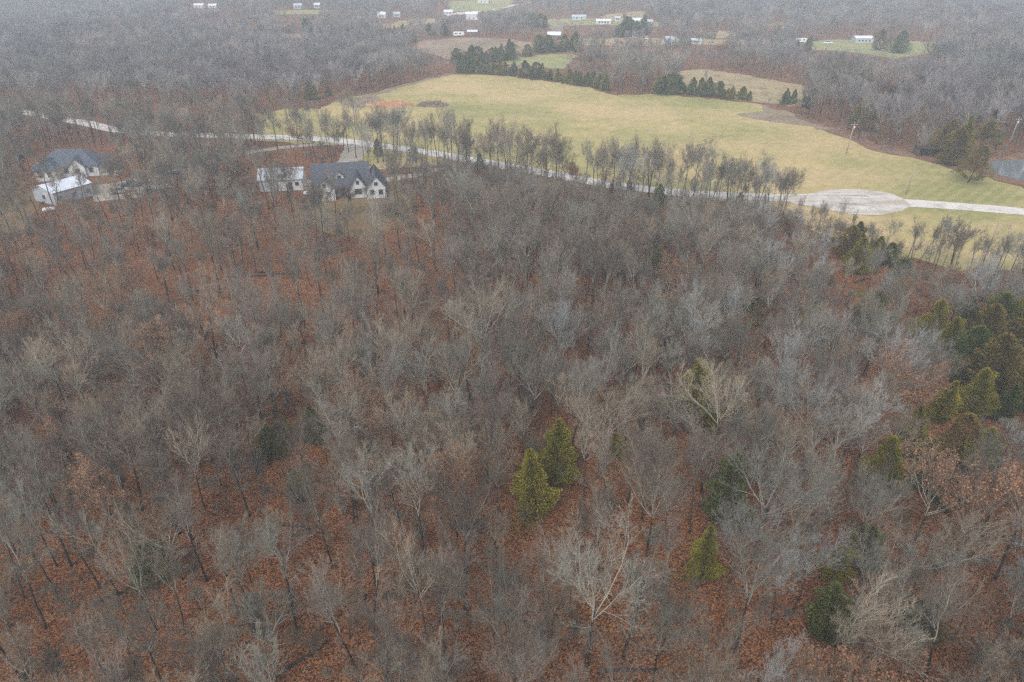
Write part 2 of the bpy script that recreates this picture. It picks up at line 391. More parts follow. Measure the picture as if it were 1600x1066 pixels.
_t = M['lot'].node_tree; _b = _t.nodes['Principled BSDF']; _c = _b.inputs['Base Color'].links[0].from_socket
_t.links.new(mix(_t, ramp(_t, noise(_t, 1.0, 4, 0.6, coords(_t, sc=(0.05, 0.55, 1), rot=R(6))), [(0.42, 0.0), (0.62, 0.75)]), _c, (0.33, 0.28, 0.2)), _b.inputs['Base Color'])
sheet('gravel_lot', [(1210, 306), (1262, 303), (1300, 297), (1345, 296), (1385, 301), (1412, 311), (1422, 321), (1408, 331), (1380, 337), (1345, 336), (1290, 328), (1245, 320), (1210, 314)], 0.085, M['lot'], 0.5, 5, 14)
sheet('grass_island', [(1318, 305), (1345, 304), (1354, 307), (1335, 308), (1318, 308)], 0.10, M['worn_gravel'], 0.7, 5, 15)
sheet('grass_island', [(1292, 316), (1330, 317), (1350, 321), (1335, 322), (1300, 319)], 0.10, M['worn_gravel'], 0.7, 5, 15)
_, dp = strip_poly([(558, 224), (556, 236), (548, 248), (535, 262), (525, 275)], lambda t: 7.5 - 1.5 * t)
sheet_world('driveway', dp, 0.06, M['worn_gravel'], 0.4, 7, 16)
_, dp = strip_poly([(590, 284), (630, 277), (660, 272), (690, 264), (715, 256), (735, 251)], 3.6)
sheet_world('driveway', dp, 0.055, M['worn_gravel'], 0.3, 7, 17)
_, dp = strip_poly([(150, 300), (200, 285), (255, 274), (320, 256), (370, 243), (430, 232), (500, 226), (548, 224)], 3.6)
sheet_world('driveway', dp, 0.05, M['worn_gravel'], 0.3, 7, 18)
sheet('parking_pad', [(148, 290), (190, 285), (235, 292), (225, 308), (150, 316)], 0.045, M['worn_gravel'], 0.6, 5, 19)
sheet('concrete_pad', [(472, 283), (500, 281), (500, 294), (470, 296)], 0.065, M['concrete'], 0.1, 5, 20)
sheet('concrete_pad', [(582, 281), (606, 279), (602, 288), (584, 292)], 0.065, M['concrete'], 0.1, 5, 21)

# ------------------------------------------------------------------ bare trees
ZV = Vector((0, 0, 1))
def rot_dir(d, ang, r):
    a = d.cross(Vector((r.uniform(-1, 1), r.uniform(-1, 1), r.uniform(-1, 1))))
    if a.length < 1e-4: a = Vector((1, 0, 0))
    a.normalize()
    return (d * math.cos(ang) + a * math.sin(ang)).normalized()
def spike(g, p, d, L, w, m):
    """a twig: a slim three-sided spike"""
    b = len(g.v)
    a = d.orthogonal().normalized() * w; c = d.cross(a)
    g.v += [tuple(p + a), tuple(p - a * 0.5 + c * 0.87), tuple(p - a * 0.5 - c * 0.87), tuple(p + d * L)]
    g.f += [(b, b + 1, b + 3), (b + 1, b + 2, b + 3), (b + 2, b, b + 3)]; g.m += [m] * 3
def bare_tree(seed, h=15.0, style='spread', tmat='twig_grey', limb='limb_grey', lod=0, leaves=False):
    """returns (trunk geometry, crown geometry): crown materials are limb, twig, leaf"""
    r = random.Random(seed); T = Geo(); G = Geo()
    tw = {0: 0.0095, 1: 0.034}[lod]
    if style == 'spread': fork, nl, spr, upb, ll = 0.46, 6, (0.45, 0.95), 0.10, 0.56
    elif style == 'narrow': fork, nl, spr, upb, ll = 0.5, 4, (0.2, 0.55), 0.12, 0.46
    elif style == 'open': fork, nl, spr, upb, ll = 0.42, 5, (0.4, 0.9), 0.08, 0.54
    else: fork, nl, spr, upb, ll = 0.3, 5, (0.3, 0.8), 0.10, 0.5
    # trunk
    rad = h * 0.0115; pts = []; p = Vector((0, 0, -0.3)); d = (ZV + Vector((r.uniform(-.06, .06), r.uniform(-.06, .06), 0))).normalized()
    nseg = 7; top = h * (fork + (0.14 if style != 'narrow' else 0.25))
    for i in range(nseg + 1):
        pts.append(p.copy()); p = p + d * (top + 0.3) / nseg
        d = (d + Vector((r.uniform(-.05, .05), r.uniform(-.05, .05), 0.02))).normalized()
    rr = [rad * (1.45 if i == 0 else 1.1 - 0.5 * i / nseg) for i in range(nseg + 1)]
    T.tube(pts, rr, 7 if lod == 0 else 4, 0)
    def at(t):
        f = t * nseg; i = min(int(f), nseg - 1); return pts[i].lerp(pts[i + 1], f - i)
    def twigs(p, d, L, n):
        for _ in range(n):
            t = r.random(); q = p + d * L * t
            dd = (rot_dir(d, r.uniform(0.3, 0.95), r) + ZV * 0.16).normalized()
            spike(G, q, dd, L * r.uniform(0.55, 1.0), tw * r.uniform(0.7, 1.2), 1)
            if leaves and r.random() < 0.55:
                c = q + dd * L * r.uniform(0.4, 0.95); s_ = r.uniform(0.08, 0.17) * (1 if lod == 0 else 1.9)
                a = rot_dir(dd, 1.2, r) * s_; b2 = rot_dir(a.normalized(), 1.4, r) * s_ * 0.8
                G.face([c - a, c + b2, c + a, c - b2], 2)
    def limbs(p, d, L, rd, lev):
        n = (5, 4, 3, 2)[lev]; q = p.copy(); P = [q.copy()]; D = [d.copy()]
        wig = (0.2, 0.27, 0.32, 0.32)[lev]
        for i in range(n):
            q = q + d * L / n; P.append(q.copy())
            d = (d + Vector((r.uniform(-wig, wig), r.uniform(-wig, wig), r.uniform(-wig, wig) * 0.7 + upb)) ).normalized(); D.append(d.copy())
        k = (5, 4, 3, 3)[lev] if lod == 0 else 3
        e = (0.36, 0.36, 0.35, 0.4)[lev]
        R_ = [max(rd * (1 - (1 - e) * i / n), tw * 0.9) for i in range(n + 1)]
        if lod == 0 or lev < 2: G.tube(P, R_, k, 0 if lev < 2 else (0 if (limb == 'limb_pale' and lev < 3) else 1), cap=False)
        elif lev == 2: spike(G, P[0], (P[-1] - P[0]).normalized(), L, rd * 1.2, 1)
        def pa(t):
            f = t * n; i = min(int(f), n - 1); return P[i].lerp(P[i + 1], f - i), D[i]
        if lod == 0:
            nch = {0: 6, 1: 5, 2: 4}.get(lev, 0)
        else:
            nch = {0: 5, 1: 5}.get(lev, 0)
        last = 3 if lod == 0 else 2
        if lev < last:
            for c in range(nch):
                t = 0.22 + 0.78 * (c + r.random()) / nch; a, dd = pa(min(t, 1))
                cd = rot_dir(dd, r.uniform(0.4, 0.95), r); cd = (cd + ZV * (0.22 if lev < 2 else 0.12)).normalized()
                cl = L * r.uniform(0.42, 0.66) * (1.12 - 0.4 * t)
                limbs(a, cd, cl, max(rd * (1 - (1 - e) * t) * r.uniform(0.42, 0.62), tw), lev + 1)
            a, dd = pa(1.0); limbs(a, dd, L * 0.45, R_[-1], min(lev + 1, last))
            if lod == 0: 
                for _ in range(2):
                    t = r.uniform(0.3, 1); a, dd = pa(t); spike(G, a, rot_dir(dd, 0.7, r), L * 0.22, tw, 1)
        if lev == last:
            twigs(P[0], (P[-1] - P[0]).normalized(), L, 5 if lod == 0 else 6)
    for c in range(nl):
        az = 2 * math.pi * (c + r.uniform(-.3, .3)) / nl; tilt = r.uniform(*spr)
        if c == 0: tilt *= 0.25
        dd = Vector((math.cos(az) * math.sin(tilt), math.sin(az) * math.sin(tilt), math.cos(tilt)))
        t = (fork + (top / h - fork) * (c + 1) / nl) * h / top
        limbs(at(min(t, 1)), dd, h * ll * r.uniform(0.62, 0.95) * (0.9 if tilt > 0.8 else 1), rad * r.uniform(0.36, 0.52), 0)
    for _ in range(r.randint(1, 3)):       # small side branches low on the trunk
        t = r.uniform(0.45, 0.85); az = r.uniform(0, 6.28)
        limbs(at(t), Vector((math.cos(az), math.sin(az), 0.5)).normalized(), h * r.uniform(0.1, 0.18), rad * 0.25, 1)
    # finished height
    zt = max(v[2] for v in G.v); k = h / zt
    T.v = [(x * k, y * k, z * k) for x, y, z in T.v]; G.v = [(x * k, y * k, z * k) for x, y, z in G.v]
    return T, G, [M[limb], M[tmat]] + ([M['brownleaf']] if leaves else [])
def variant(*a, **k):
    T, G, ms = bare_tree(*a, **k)
    return dict(trunk=T.mesh('trunk', M['bark_dark'], True), crown=G.mesh('crown', ms), T=T, G=G, ms=ms, info=k, n=len(G.f))
SPREAD = [variant(11, h=15, style='spread', tmat='twig_grey'), variant(12, h=15, style='spread', tmat='twig_mauve'),
          variant(13, h=15, style='spread', tmat='twig_tan'), variant(14, h=15, style='open', tmat='twig_grey'),
          variant(15, h=15, style='spread', tmat='twig_blue'), variant(16, h=15, style='spread', tmat='twig_tan'), variant(17, h=15, style='open', tmat='twig_mauve')]
NARROW = [variant(21, h=15, style='narrow', tmat='twig_mauve'), variant(22, h=15, style='narrow', tmat='twig_grey'),
          variant(23, h=15, style='narrow', tmat='twig_tan'), variant(24, h=15, style='narrow', tmat='twig_mauve'), variant(25, h=15, style='narrow', tmat='twig_grey'), variant(26, h=15, style='narrow', tmat='twig_tan')]
SAPL = [variant(31, h=7, style='sap', tmat='twig_mauve', lod=0), variant(32, h=7, style='sap', tmat='twig_tan', lod=0)]
PALE = [variant(41, h=15, style='open', tmat='twig_tan', limb='limb_pale'), variant(42, h=15, style='spread', tmat='twig_tan', limb='limb_pale')]
LEAFY = [variant(51, h=15, style='spread', tmat='twig_tan', leaves=True), variant(52, h=15, style='open', tmat='twig_tan', leaves=True)]
TINT = {'twig_grey': 'grey-twigged', 'twig_mauve': 'mauve-twigged', 'twig_tan': 'tan-twigged', 'twig_blue': 'silvery'}
for v_ in SPREAD + NARROW + SAPL + PALE + LEAFY: print('variant faces', v_['n'])
def merged(T, G, ms, name):
    g = Geo(); g.v = list(T.v); g.f = list(T.f); g.m = [0] * len(T.f); b = len(g.v)
    g.v += G.v; g.f += [tuple(i + b for i in f) for f in G.f]; g.m += [i + 1 for i in G.m]
    return g.mesh(name, [M['bark_dark']] + ms)
def place_tree(var, name, x, y, h, rz, tilt, label, cat, group):
    base = var['info']['h']
    t = thing(name, (x, y, hgt(x, y)), 0, label, cat, group)
    t.rotation_euler = (tilt[0], tilt[1], rz); s = h / base; f = random.Random(int(x * 913 + y * 57)).uniform(0.74, 1.12) if cat == 'tree' else 1.0; t.scale = (s * f, s * f, s)
    link('trunk', var['trunk'], t); link('crown', var['crown'], t)
    return t

# ------------------------------------------------------------------ cedars
def cedar(seed, h=8.0, wid=0.27, mat='cedar_olive', n=5200, round_=0.75, clear=0.03):
    r = random.Random(seed); T = Geo(); G = Geo()
    T.tube([(0, 0, -0.2), (0.05, 0, h * 0.3), (0, 0.03, h * 0.9)], [h * 0.017, h * 0.013, 0.01], 6)
    lobes = [(r.uniform(0, 6.28), r.uniform(clear, 0.85), r.uniform(0.75, 1.25)) for _ in range(34)]
    ph = [r.uniform(0, 6.28) for _ in range(4)]
    def prof(t, az):
        b = (1 - t) ** round_ * min(1, (t - clear) / 0.13 + 0.35)
        l = 1 + 0.14 * math.sin(3 * az + ph[0] + 5 * t) + 0.1 * math.sin(5 * az + ph[1] - 9 * t) + 0.1 * math.sin(17 * t + ph[2] + az)
        for (la, lt, lw) in lobes:
            da = abs((az - la + math.pi) % (2 * math.pi) - math.pi)
            q = (da / 0.55) ** 2 + ((t - lt) / 0.09) ** 2
            if q < 1: l += 0.6 * (1 - q) * lw
        return h * wid * b * l * 0.86
    sz = 0.15 * (h / 8) ** 0.5
    while len(G.f) < n:
        t = clear + (1 - clear) * r.random() ** 1.25; az = r.uniform(0, 6.28); R0 = prof(t, az)
        if math.sin(az * 7 + 21 * t + ph[3]) * math.sin(az * 3 - 31 * t) > 0.55 and r.random() < 0.75: continue
        rr = R0 * (0.45 + 0.55 * r.random() ** 0.45) * r.uniform(0.92, 1.1)
        p = Vector((math.cos(az) * rr, math.sin(az) * rr, t * h + 0.25 * rr / (h * wid) * 0.5))
        d = Vector((math.cos(az), math.sin(az), r.uniform(0.2, 1.2))).normalized(); d = rot_dir(d, r.uniform(0, 0.5), r)
        s_ = rot_dir(d, math.pi / 2, r) * sz * r.uniform(0.25, 0.5); L = sz * r.uniform(1.0, 2.0)
        G.face([p - s_ * 0.6, p + s_ * 0.6, p + d * L * 0.6 + s_, p + d * L, p + d * L * 0.6 - s_], 0)
    return dict(trunk=T.mesh('trunk', M['bark_dark'], True), crown=G.mesh('crown', M[mat]), T=T, G=G, ms=[M[mat]], info=dict(h=h, mat=mat))
CED = {'olive': [cedar(61, wid=0.23, round_=0.62, n=9000), cedar(62, wid=0.3, round_=0.5, n=9000)], 'green': [cedar(63, wid=0.24, mat='cedar_green', round_=0.55, n=9000), cedar(64, wid=0.36, mat='cedar_green', round_=0.38, n=10000)],
       'rust': [cedar(65, wid=0.34, mat='cedar_rust', round_=0.42, n=10000), cedar(66, wid=0.36, mat='cedar_rust', round_=0.45, clear=0.12, n=7000)]}
CEDF = {k: [cedar(70 + i, wid=0.3, mat='cedar_' + k, n=900, round_=0.6)] for i, k in enumerate(('olive', 'green', 'rust'))}
CWORD = {'olive': 'yellow-green', 'green': 'dark green', 'rust': 'rust-tinged'}
CEDARS = [  # base px, height in metres, tint, variant, label
    (838, 806, 8.5, 'olive', 0, 'cone-shaped yellow-green cedar in the middle of the woods, lower of the touching pair'),
    (868, 752, 8.5, 'olive', 0, 'pointed yellow-green cedar in the middle of the woods, upper of the touching pair'),
    (1083, 660, 9.5, 'olive', 0, 'bright yellow-green cedar with a pointed top, the tallest of its pair right of centre'),
    (1100, 672, 5.5, 'olive', 1, 'small bright cedar in front of the taller pointed cedar right of centre'),
    (1128, 812, 8.5, 'green', 0, 'dull green cedar between bare trees, upper of two below the bright pair'),
    (1096, 905, 6.0, 'olive', 0, 'olive cedar half hidden by a forked bare tree, lower of two below the bright pair'),
    (1290, 990, 7, 'green', 0, 'tall dark green cedar behind bare trees in the lower right woods'),
    (1300, 905, 4.5, 'olive', 1, 'yellow-topped cedar above the tall dark green one in the lower right woods'),
    (1350, 880, 4.5, 'green', 1, 'low dark green cedar beside the yellow-topped one in the lower right woods'),
    (1430, 985, 4.0, 'green', 1, 'dark green cedar clump near the lower right corner under bare limbs'),
    (247, 905, 5.0, 'green', 1, 'small dark green cedar under pale curling limbs in the lower left woods'),
    (425, 716, 4.2, 'green', 1, 'dark green cedar seen through bare branches left of centre'),
    (445, 680, 3, 'olive', 1, 'small bright green cedar top just above the dark one left of centre'),
    (492, 690, 5.2, 'green', 0, 'slim dark green cedar right of the cedars left of centre'),
    (470, 775, 3.6, 'green', 1, 'low green cedar below the slim one left of centre'),
    (962, 712, 3.5, 'olive', 1, 'tiny green cedar top poking out between pale crowns at the centre right'),
    (1462, 655, 7.5, 'olive', 0, 'slim yellow-green cedar standing apart on the left of the right-hand cedar grove'),
    (1450, 535, 8, 'olive', 1, 'yellow-green cedar at the upper left end of the cedar grove'),
    (1478, 552, 7, 'olive', 1, 'low bright cedar at the front left of the cedar grove'),
    (1500, 530, 8.5, 'green', 0, 'dark green cedar behind the bright ones at the grove top'),
    (1522, 548, 9, 'rust', 0, 'rust-brown cedar in the upper middle of the cedar grove'),
    (1548, 530, 9, 'green', 1, 'broad green cedar at the top of the cedar grove'),
    (1575, 535, 9, 'olive', 1, 'olive cedar on the upper right of the grove'),
    (1598, 560, 9, 'rust', 0, 'rust-tinged cedar at the right edge of the grove'),
    (1512, 595, 10, 'green', 1, 'broad dark green cedar in the middle of the grove'),
    (1545, 625, 11, 'rust', 0, 'large brownish cedar in the centre of the grove, the biggest there'),
    (1580, 605, 9.5, 'green', 0, 'green cedar right of the big brownish one in the grove'),
    (1610, 640, 9, 'green', 1, 'dark cedar cut by the right edge below the grove'),
    (1518, 650, 8, 'olive', 1, 'yellow-green cedar at the lower end of the grove'),
    (1560, 660, 6.5, 'green', 0, 'small green cedar under the large brownish one'),
    (1500, 718, 7.5, 'rust', 1, 'rusty cedar below the grove beside dark ground'),
    (1520, 735, 7, 'olive', 1, 'olive cedar close below the rusty one near the right edge'),
    (1425, 715, 6.5, 'olive', 0, 'olive green cedar left of the rusty cedar below the grove'),
    (1440, 760, 6.5, 'green', 0, 'dark green cedar in the gap below the grove'),
    (1375, 760, 6.5, 'olive', 1, 'faint olive cedar behind bare twigs left of the grove'),
    (1480, 790, 5, 'green', 1, 'low dark cedar in the shaded gap at the lower right'),
    (1340, 398, 6.5, 'green', 0, 'dark pointed cedar at the wood edge by the gravel lot'),
    (1322, 402, 6.5, 'rust', 0, 'rusty-topped cedar at the wood edge, leftmost by the gravel lot'),
    (1332, 425, 7, 'olive', 1, 'yellow-green cedar below the pointed one at the wood edge'),
    (1366, 410, 5.5, 'olive', 1, 'yellow-green cedar right of the pointed one at the wood edge'),
    (1385, 415, 4.5, 'green', 1, 'small dark cedar at the wood edge, rightmost by the gravel lot'),
    (1400, 450, 5.5, 'green', 1, 'low dark green cedar under bare twigs below the wood edge'),
    (1227, 375, 4.5, 'green', 0, 'small dark cedar standing behind bare trees left of the gravel lot'),
    (1155, 332, 4.5, 'green', 0, 'small dark cedar beside the road between bare roadside trees'),
    (1030, 335, 7, 'green', 0, 'dark cedar below the road at the forest top'),
    (1175, 510, 5, 'green', 1, 'dull green cedar among grey crowns right of centre'),
    (1268, 515, 5, 'olive', 1, 'olive cedar top showing through grey crowns above the right woods'),
    (1350, 515, 6.5, 'green', 1, 'dark green cedar under a grey spreading crown left of the grove'),
    (1020, 430, 6, 'green', 1, 'dark green cedar among brown-leaved trees below the road'),
    (750, 262, 4, 'green', 0, 'small dark cedar by the driveway loop behind the roadside trunks'),
    (590, 245, 5, 'green', 0, 'dark cedar between trunks at the driveway mouth'),
    (647, 250, 4, 'green', 1, 'low dark cedar among the roadside trunks'),
    (1486, 257, 10, 'rust', 0, 'rusty cedar at the pond end of the tree line, left of the group'),
    (1468, 242, 10, 'rust', 0, 'rust-tinged cedar highest on the left by the pond'),
    (1500, 243, 11, 'olive', 0, 'olive cedar between the rusty ones by the pond'),
    (1530, 240, 9.5, 'rust', 0, 'rusty cedar right of the olive one by the pond'),
    (1546, 232, 11, 'green', 0, 'dark green cedar at the back right beside the pond'),
    (1512, 286, 9.5, 'rust', 1, 'solitary brown-green cedar on the grass with bare trunk foot beside the pond'),
    (1491, 260, 9.0, 'rust', 1, 'second brown-green cedar on the grass, left of the solitary one'),
    (1335, 195, 7, 'olive', 0, 'olive cedar inside the bare tree line above the first utility pole'),
    (1355, 205, 8, 'rust', 1, 'yellowish cedar in the tree line right of the olive one'),
]
for (px, py, hh, k, vi, lab) in CEDARS:
    p = gp(px, py); v_ = CED[k][vi]
    if px > 1440 and py > 500: hh *= 0.86
    place_tree(v_, 'cedar_tree', p.x, p.y, hh, rnd.uniform(0, 6.28), (rnd.uniform(-.09, .09), rnd.uniform(-.06, .16)), lab, 'cedar tree', 'evergreen cedars among the bare woods')
HEDGE = []
def hedge(pts, n, h0, h1, kinds, label, seed):
    r = random.Random(seed)
    for i in range(n):
        f = (i + r.uniform(-.3, .3)) / max(1, n - 1) * (len(pts) - 1); f = min(max(f, 0), len(pts) - 1.001); k = int(f)
        a, b = pts[k], pts[k + 1]; q = (a[0] + (b[0] - a[0]) * (f - k) + r.uniform(-2, 2), a[1] + (b[1] - a[1]) * (f - k) + r.uniform(-1.6, 1))
        p = gp(*q); c = r.choice(kinds)
        o = place_tree(r.choice(CED[c]), 'cedar_tree', p.x, p.y, r.uniform(h0 * 0.62, h1), r.uniform(0, 6), (r.gauss(0, .07), r.gauss(0, .07)), CWORD[c] + ' ' + label, 'cedar tree', label)
        f = r.uniform(0.9, 1.5); o.scale = (o.scale[0] * f, o.scale[1] * f, o.scale[2])
        HEDGE.append(q)
hedge([(715, 114), (780, 117), (850, 125), (920, 136)], 34, 5, 7.5, ['green', 'green', 'olive'], 'cedar in the dense row along the far edge of the field', 1)
hedge([(925, 137), (950, 143)], 4, 5, 7, ['green', 'olive'], 'cedar where the field hedge meets the bare wood', 2)
hedge([(1025, 146), (1065, 147)], 9, 6, 8, ['green', 'olive'], 'cedar clumped right of the bare wood by the field', 3)
hedge([(1070, 148), (1108, 152)], 6, 5, 7.5, ['green'], 'cedar in the gap between the two field edge clumps', 4)
hedge([(1120, 152), (1160, 157)], 8, 5, 7, ['green', 'olive'], 'cedar in the second clump on the field edge', 5)
hedge([(1167, 158), (1172, 158)], 1, 6, 6.5, ['green'], 'leaning cedar alone at the end of the field edge clumps', 6)
hedge([(1226, 164), (1238, 164)], 3, 6, 7, ['green'], 'cedar in the square clump at the pasture corner', 7)
hedge([(1252, 168), (1262, 170)], 2, 6, 7, ['green'], 'cedar beside bare trunks at the pasture corner', 8)
hedge([(715, 100), (745, 98), (775, 96), (800, 94)], 15, 7, 10, ['green'], 'cedar in the dark group behind the field hedge', 9)
hedge([(842, 82), (870, 82), (905, 80)], 12, 7, 10, ['green'], 'cedar in the dark group beyond the far pasture', 10)
hedge([(825, 88), (830, 88)], 1, 7, 8, ['green'], 'cedar alone left of the dark group beyond the pasture', 11)
hedge([(965, 58), (990, 56), (1010, 54)], 10, 9, 12, ['green'], 'cedar in the dark group before the far white homes', 12)
hedge([(475, 60), (530, 60), (590, 62), (648, 66)], 30, 9, 12, ['green', 'green', 'olive'], 'cedar along the top of the far left wood', 13)
hedge([(272, 97), (300, 99), (325, 98)], 6, 8, 10, ['green', 'olive'], 'cedar in the upper left woods', 14)
hedge([(215, 98), (235, 101)], 3, 8, 10, ['green'], 'cedar beside a pale tree in the upper left woods', 15)
hedge([(1245, 80), (1262, 82)], 2, 7, 9, ['green'], 'cedar left of the far green pasture', 16)
hedge([(1370, 78), (1395, 84), (1405, 82)], 4, 10, 13, ['green', 'rust'], 'large cedar beside the far long white building', 17)
hedge([(20, 72), (70, 66), (125, 64)], 8, 9, 11, ['green'], 'cedar fading in haze at the far upper left', 18)
hedge([(420, 113), (440, 112)], 2, 8, 9, ['olive'], 'cedar in the wood left of the field', 19)
hedge([(480, 156), (515, 152)], 3, 5, 7, ['olive', 'green'], 'cedar at the left corner of the field', 20)
hedge([(670, 56), (700, 57)], 4, 6, 8, ['green'], 'cedar left of the far white camper', 21)
hedge([(830, 42), (850, 46)], 4, 9, 12, ['green'], 'cedar beside the far teal building', 22)

# ------------------------------------------------------------------ where trees stand
FARB = ((596, 28, 16), (621, 27, 14), (737, 31, 26), (755, 4, 22), (738, 56, 24), (717, 56, 16), (865, 62, 34), (943, 38, 34), (995, 39, 30), (905, 31, 30), (840, 41, 24), (1051, 70, 30), (1350, 68, 34), (1252, 67, 18), (310, 13, 22), (332, 13, 16), (465, 14, 18), (495, 14, 14), (700, 23, 22), (1010, 62, 12), (974, 68, 14), (1274, 64, 14), (1292, 68, 14), (1088, 69, 20))
CREST = [(1200, 318), (1260, 328), (1330, 344), (1390, 388), (1450, 420), (1600, 416), (1900, 430)]
NEARB = ((484, 262, 602, 320, .75), (402, 265, 476, 302, .75), (64, 238, 162, 282, .65), (55, 268, 152, 324, .72), (160, 280, 300, 305, .4), (520, 222, 560, 262, .9))
def far_cover(x, y, z, h):
    for f in (0.3, 0.6, 0.9):
        px, py = pix(x, y, z + h * f)
        for (_, P_, _m) in PASTURES:
            if inpoly(px, py, P_): return True
        for (bx, by, bw) in FARB:
            if abs(px - bx) < bw * 0.6 and by - 10 < py < by + 2: return True
        if inpoly(px, py, POND): return True
        if f > 0.5 and inpoly(px, py, FIELD) and py < 170: return True
    return False
CBOX = []
def near_h(x, y, h, r):
    z = hgt(x, y); q = pix(x, y, z)
    tx, ty = pix(x, y, z + h)
    if tx > 1215:
        while h > 2.6 and pix(x, y, z + h)[1] < lerp_poly(CREST, tx) + r.uniform(-14, 6): h *= 0.9
    elif tx > 640 and ty < lerp_poly(ROAD, tx) - 2:
        while h > 6 and pix(x, y, z + h)[1] < lerp_poly(ROAD, tx) + r.uniform(-12, 8): h *= 0.92
        if pix(x, y, z + h)[1] < lerp_poly(ROAD, tx) - 10 and r.random() < .5: return 0
    elif tx <= 640 and 120 < tx:
        for f in (.55, .8, 1):
            px, py = pix(x, y, z + h * f)
            if abs(py - lerp_poly(ROAD, px)) < 6 and q[1] < 330:
                if r.random() < .35: return 0
    for (a, b, c, d, pr) in NEARB:
        for f in (.4, .7, .95):
            px, py = pix(x, y, z + h * f)
            if a < px < c and b < py < d and q[1] > d - 3 and r.random() < pr * .2: return 0
    for (a, b, c, d, yy, pr) in CBOX:
        if y < yy:
            for f in (.45, .62, .8, .97):
                px, py = pix(x, y, z + h * f); m = 0.13 * h * FPX / math.hypot(y, CAM_H)
                if a - m < px < c + m and b - m * .4 < py < d + m * .3 and r.random() < pr: return 0
    return h
BUILD_EX = [(395, 255, 612, 322), (50, 235, 185, 326), (1210, 294, 1430, 340)]
def lerp_poly(P, x):
    for (a, b) in zip(P, P[1:]):
        if a[0] <= x <= b[0]: return a[1] + (b[1] - a[1]) * (x - a[0]) / (b[0] - a[0])
    return P[0][1] if x < P[0][0] else P[-1][1]
FRONT = [(-400, 200), (400, 236), (560, 250), (700, 262), (800, 282), (860, 296), (940, 308), (1040, 320), (1200, 342), (1290, 366), (1385, 402), (1480, 422), (1600, 432), (1900, 480)]
def density(px, py):
    """chance that a tree stands at a ground pixel"""
    if inpoly(px, py, POND): return 0
    if py < 173 or (px > 1230 and py < 262):      # behind the field
        if inpoly(px, py, FIELD): return 0
        for (_, P_, _m) in PASTURES:
            if inpoly(px, py, P_): return 0.0
        return 1.0
    if abs(py - lerp_poly(ROAD, px)) < 7: return 0
    if inpoly(px, py, FIELD):
        if 395 < px < 560 and py < 215: return 0.25
        return 0.0
    for (a, b, c, d) in BUILD_EX:
        if a < px < c and b < py < d: return 0
    if inpoly(px, py, LAWN): return 0.42
    if inpoly(px, py, LAWN2): return 0.25
    if py < lerp_poly(FRONT, px): return 0.6 if px < 560 else 0.0
    if px < 640 and 322 < py < 345 and px > 470: return 0.45
    if 140 < px < 250 and 282 < py < 315: return 0.15
    if 545 < px < 720 and py < 285: return 0.3
    if px > 1200 and py < 520: return 0.9
    if px > 1000: return 1.0
    if px < 700 and 330 < py < 540: return 0.38
    if py > 820 and px < 560: return 0.74
    if 470 < py < 800: return 1.0
    return 0.92
cand = []
rg = random.Random(99); sp = 3.45
y = 20.0
while y < 235:
    x = -260.0
    while x < 260:
        jx = x + rg.uniform(-.46, .46) * sp; jy = y + rg.uniform(-.46, .46) * sp
        pp = pix(jx, jy, hgt(jx, jy))
        if -260 < pp[0] < 1860 and pp[1] < 1500 and pp[1] > 166 and not (px_far := (pp[1] < 173)):
            if rg.random() < density(*pp):
                cand.append((jx, jy, pp[0], pp[1], rg.random(), rg.random(), rg.random()))
        x += sp
    y += sp
